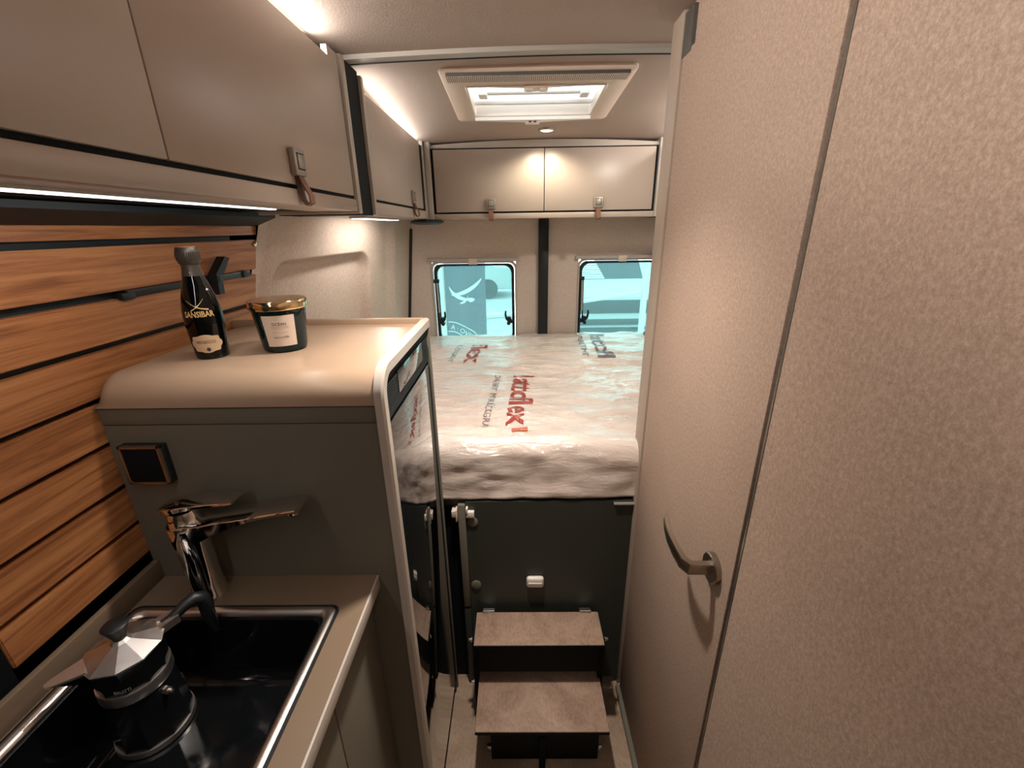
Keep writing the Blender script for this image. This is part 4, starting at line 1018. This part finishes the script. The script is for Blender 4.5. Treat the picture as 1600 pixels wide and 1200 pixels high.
# ================================================================ OUTSIDE THE REAR WINDOWS
GZ = -0.65
ASPH = M('pale_concrete', (0.42, 0.44, 0.43), 0.9); n_ = tex_noise(ASPH, 2.0, detail=6); base(ASPH, ramp(ASPH, n_, [(0.3, (0.36, 0.38, 0.37)), (0.7, (0.52, 0.54, 0.53))]))
struct('ground', box(nb(), -14, 16, 2.9, 45, GZ - 0.05, GZ), ASPH, 'pale concrete ground outside the rear windows')
FLAG = M('flag_fabric', (0.075, 0.085, 0.11), 0.8); FLAGW = M('flag_white', (0.62, 0.64, 0.62), 0.8)
CARW = M('car_paint_white', (0.45, 0.47, 0.47), 0.25, coat=0.5); CARG = M('car_glass', (0.03, 0.04, 0.05), 0.08); TYRE = M('tyre', (0.02, 0.02, 0.02), 0.8); RIM = M('alloy_rim', (0.45, 0.46, 0.48), 0.3, 0.8)
bn = thing('banner_flag', 'tall dark banner flag with crossed sabres seen through the left rear window', 'flag', (-0.45, 4.0, GZ))
def fy_(x, z): return 4.0 + 0.018 * math.sin((x + 0.66) * 26) * (0.5 + 0.5 * math.sin(z * 1.3 + 0.4))
bm = nb(); rows = []
for i in range(25):
    x = -0.655 + 0.375 * i / 24
    rows.append(ring(bm, [(x + 0.05 * 0.08 * (z - 1), fy_(x, z), z) for z in [GZ + 0.35 + 0.1 * k for k in range(28)]] + [(x + 0.05 * 0.08 * (z - 1), fy_(x, z) + 0.004, z) for z in [GZ + 0.35 + 0.1 * k for k in range(27, -1, -1)]]))
for a, b in zip(rows, rows[1:]): bridge(bm, a, b)
obj('banner_cloth', fix(bm), FLAG, bn, 60)
bm = nb(); tube(bm, [(-0.668, 4.0, GZ + 0.1), (-0.668, 4.0, 2.3)], 0.012, 12); obj('pole', bm, ALU, bn, 60)
bm = nb(); box(bm, -0.86, -0.47, 3.8, 4.2, GZ, GZ + 0.1, 0.02); obj('base_plate', bm, BLACK, bn, 40)
def blade(pts, w):
    bm = nb(); rows = []
    for i, (x, z) in enumerate(pts):
        s = i / (len(pts) - 1); hw = w * (0.15 + 0.85 * math.sin(PI * min(1, s * 1.0 + 0.02)) ** 0.6) / 2
        rows.append(ring(bm, [(x, fy_(x, z) - 0.006, z - hw), (x, fy_(x, z) - 0.006, z + hw)]))
    for a, b in zip(rows, rows[1:]): bridge(bm, a, b, False)
    return bm
def bez(p0, p1, p2, n=16): return [((1 - t) ** 2 * p0[0] + 2 * t * (1 - t) * p1[0] + t * t * p2[0], (1 - t) ** 2 * p0[1] + 2 * t * (1 - t) * p1[1] + t * t * p2[1]) for t in [k / n for k in range(n + 1)]]
obj('sabre_print', blade(bez((-0.315, 1.085), (-0.40, 0.965), (-0.60, 0.935)), 0.040), FLAGW, bn)
obj('sabre_print', blade(bez((-0.618, 1.02), (-0.60, 0.915), (-0.42, 0.895)), 0.040), FLAGW, bn)
bm = blade(bez((-0.52, 0.865), (-0.455, 0.875), (-0.44, 0.94)), 0.022); obj('sabre_hilt_print', bm, FLAGW, bn)
bm = blade(bez((-0.45, 0.90), (-0.42, 0.89), (-0.385, 0.895)), 0.040); obj('sabre_hilt_print', bm, FLAGW, bn)
AXC, AZC = -0.655, 0.32
for r0 in (0.365, 0.275):
    bm = nb(); rows = [ring(bm, [(AXC + r * math.cos(a), fy_(AXC + r * math.cos(a), AZC + r * math.sin(a)) - 0.006, AZC + r * math.sin(a)) for r in (r0, r0 + 0.008)]) for a in [math.radians(88 - 88 * k / 24) for k in range(25)]]
    for a, b in zip(rows, rows[1:]): bridge(bm, a, b, False)
    obj('arc_line_print', bm, FLAGW, bn)
def arcmap(u, v_):
    a = math.radians(84 - 64 * u); r = 0.300 + 0.042 * v_; x, z = AXC + r * math.cos(a), AZC + r * math.sin(a)
    return (x, fy_(x, z) - 0.007, z)
text('arc_lettering', 'A · OVERNES', arcmap, FLAGW, bn, 0.02)
# white pavilion frame next to the flag
ps = thing('pavilion_frame', 'white pavilion post left of the banner flag', 'post', (-0.76, 4.6, GZ))
obj('upright', box(nb(), -0.80, -0.725, 4.56, 4.64, GZ, 2.4, 0.008), FLAGW, ps, 40); obj('foot', box(nb(), -0.88, -0.65, 4.48, 4.72, GZ, GZ + 0.02, 0.004), ALU, ps, 40)
ps = thing('pavilion_frame', 'white pavilion post with slanting brace seen through the right rear window', 'post', (1.46, 5.0, GZ))
obj('upright', box(nb(), 1.44, 1.50, 4.97, 5.03, GZ, 2.4, 0.008), FLAGW, ps, 40); obj('upright', box(nb(), 1.535, 1.565, 5.0, 5.04, GZ, 2.4, 0.005), GREYD, ps, 40); obj('foot', box(nb(), 1.36, 1.60, 4.9, 5.1, GZ, GZ + 0.02, 0.004), ALU, ps, 40)
bm = nb(); tube(bm, [(0.45, 5.0, 0.655), (1.46, 5.0, 0.80)], 0.022, 10); obj('brace', bm, FLAGW, ps, 60)
# car behind
def car(name, label, ox, oy, L, hgt, wd, wheels, prof, glass, rw=0.31):
    c = thing(name, label, 'car', (ox, oy, GZ))
    bm = nb(); prism(bm, [(ox + x, GZ + z) for x, z in prof], 'y', oy, oy + wd); bmesh.ops.bevel(bm, geom=bm.edges[:], offset=0.03, segments=2, affect='EDGES'); obj('body', bm, CARW, c, 40)
    for k, gp_ in enumerate(glass):
        bm = nb(); prism(bm, [(ox + x, GZ + z) for x, z in gp_], 'y', oy - 0.012, oy + 0.02); obj('side_window', bm, CARG, c)
    for wx in wheels:
        for yy in (oy - 0.03, oy + wd - 0.17):
            bm = nb(); prof_ = [(rw * 0.62, 0.0), (rw * 0.96, 0.0), (rw, 0.03), (rw, 0.17), (rw * 0.96, 0.2), (rw * 0.62, 0.2)]
            lathe(bm, prof_, 32)
            for v in bm.verts: v.co = Vector((ox + wx + v.co.x, yy + v.co.z, GZ + rw + v.co.y))
            wl = obj('wheel', bm, TYRE, c, 40)
            bm = nb(); cyl(bm, (ox + wx, yy + 0.02, GZ + rw), (ox + wx, yy + 0.06, GZ + rw), rw * 0.2, n=16)
            for q_ in range(7):
                a = 2 * PI * q_ / 7; d = Vector((math.cos(a), 0, math.sin(a))); cc = Vector((ox + wx, yy + 0.03, GZ + rw))
                tube(bm, [cc, cc + d * rw * 0.66], [0.03, 0.022], 6)
            obj('alloy_rim', bm, RIM, wl, 40)
    return c
car('parked_car', 'pale parked car with alloy wheel seen beside the banner flag', -4.45, 14.0, 4.3, 1.45, 1.7, (0.75, 3.55),
    [(0.0, 0.3), (0.0, 0.72), (0.25, 0.85), (0.95, 0.95), (1.55, 1.40), (3.1, 1.42), (3.75, 1.0), (4.3, 0.92), (4.35, 0.3)],
    [[(1.15, 0.98), (1.65, 1.33), (2.3, 1.35), (2.3, 0.98)], [(2.4, 0.98), (2.4, 1.35), (3.0, 1.35), (3.5, 0.99)]])
kerb = obj('kerb', box(nb(), -6, 6, -0.15, 0.15, 0, 0.1, 0.02), FLAGW, None, 40); kerb.location = (-0.4, 11.0, GZ); kerb.rotation_euler = (0, 0, math.radians(14)); tag(kerb, 'pale concrete kerb crossing the ground behind the banner flag', 'kerb')
# second vehicle parked further back on the right: windscreen with sun blind, bonnet, grille
vn = thing('parked_van', 'white van with ribbed windscreen blind seen through the right rear window', 'van', (1.9, 8.6, GZ))
VX0, VX1 = 0.95, 2.85
bm = nb(); prism(bm, [(8.6, GZ + 0.22), (8.6, GZ + 0.80), (8.8, GZ + 0.92), (9.45, GZ + 1.05), (10.1, GZ + 1.85), (10.6, GZ + 2.1), (13.5, GZ + 2.15), (13.5, GZ + 0.22)], 'x', VX0, VX1); bmesh.ops.bevel(bm, geom=bm.edges[:], offset=0.05, segments=3, affect='EDGES'); obj('body', bm, CARW, vn, 40)
def scr(u, v_, e): return (VX0 + 0.12 + (VX1 - VX0 - 0.24) * u, 9.49 + 0.57 * v_ - e, GZ + 1.09 + 0.70 * v_ + e * 0.8)
bm = nb(); A_ = ring(bm, [scr(*p, 0.01) for p in ((0, 0), (1, 0), (0.94, 1), (0.06, 1))]); B_ = ring(bm, [scr(*p, -0.02) for p in ((0, 0), (1, 0), (0.94, 1), (0.06, 1))]); bridge(bm, A_, B_); bm.faces.new(A_); bm.faces.new(B_)
wsn = obj('windscreen', fix(bm), CARG, vn)
for k in range(16):
    s0 = k / 16.0
    bm = nb(); A_ = ring(bm, [scr(u, v_, 0.022) for u, v_ in ((0.05, s0), (0.50 - 0.22 * s0, s0), (0.50 - 0.22 * s0, s0 + 0.045), (0.05, s0 + 0.045))]); B_ = ring(bm, [scr(u, v_, 0.010) for u, v_ in ((0.05, s0), (0.50 - 0.22 * s0, s0), (0.50 - 0.22 * s0, s0 + 0.045), (0.05, s0 + 0.045))]); bridge(bm, A_, B_); bm.faces.new(A_)
    obj('blind_slat', fix(bm), FLAGW, wsn)
bm = nb(); box(bm, VX0 + 0.16, VX1 - 0.16, 8.565, 8.62, GZ + 0.52, GZ + 0.78, 0.01); obj('front_grille', bm, BLACK, vn, 40)
bm = nb(); box(bm, VX0 + 0.3, VX1 - 0.3, 8.57, 8.62, GZ + 0.28, GZ + 0.40, 0.01); obj('lower_intake', bm, BLACK, vn, 40)
for x in (VX0 + 0.15, VX1 - 0.15):
    bm = nb(); box(bm, x - 0.13, x + 0.13, 8.57, 8.65, GZ + 0.66, GZ + 0.82, 0.03); obj('headlamp', bm, RIM, vn, 40)
    for y in (9.4, 12.6):
        bm = nb(); cyl(bm, (x - 0.14, y, GZ + 0.34), (x + 0.10, y, GZ + 0.34), 0.34, n=28); obj('wheel', bm, TYRE, vn, 40)
# hall facade far behind
FAC = M('facade_pale', (0.50, 0.54, 0.55), 0.8); FACG = M('facade_glass', (0.16, 0.22, 0.25), 0.2)
fb = thing('exhibition_hall', 'pale hall building far behind the parked vehicles', 'building', (0, 30, GZ))
obj('facade', box(nb(), -12, 14, 30, 31, GZ, 3.6), FAC, fb)
for k in range(9):
    x = -10.5 + 2.6 * k; wn = obj('window', box(nb(), x, x + 1.9, 29.94, 30.0, 0.1, 2.6), FACG, fb); obj('mullion', box(nb(), x + 0.9, x + 1.0, 29.9, 29.95, 0.1, 2.6), FAC, wn)
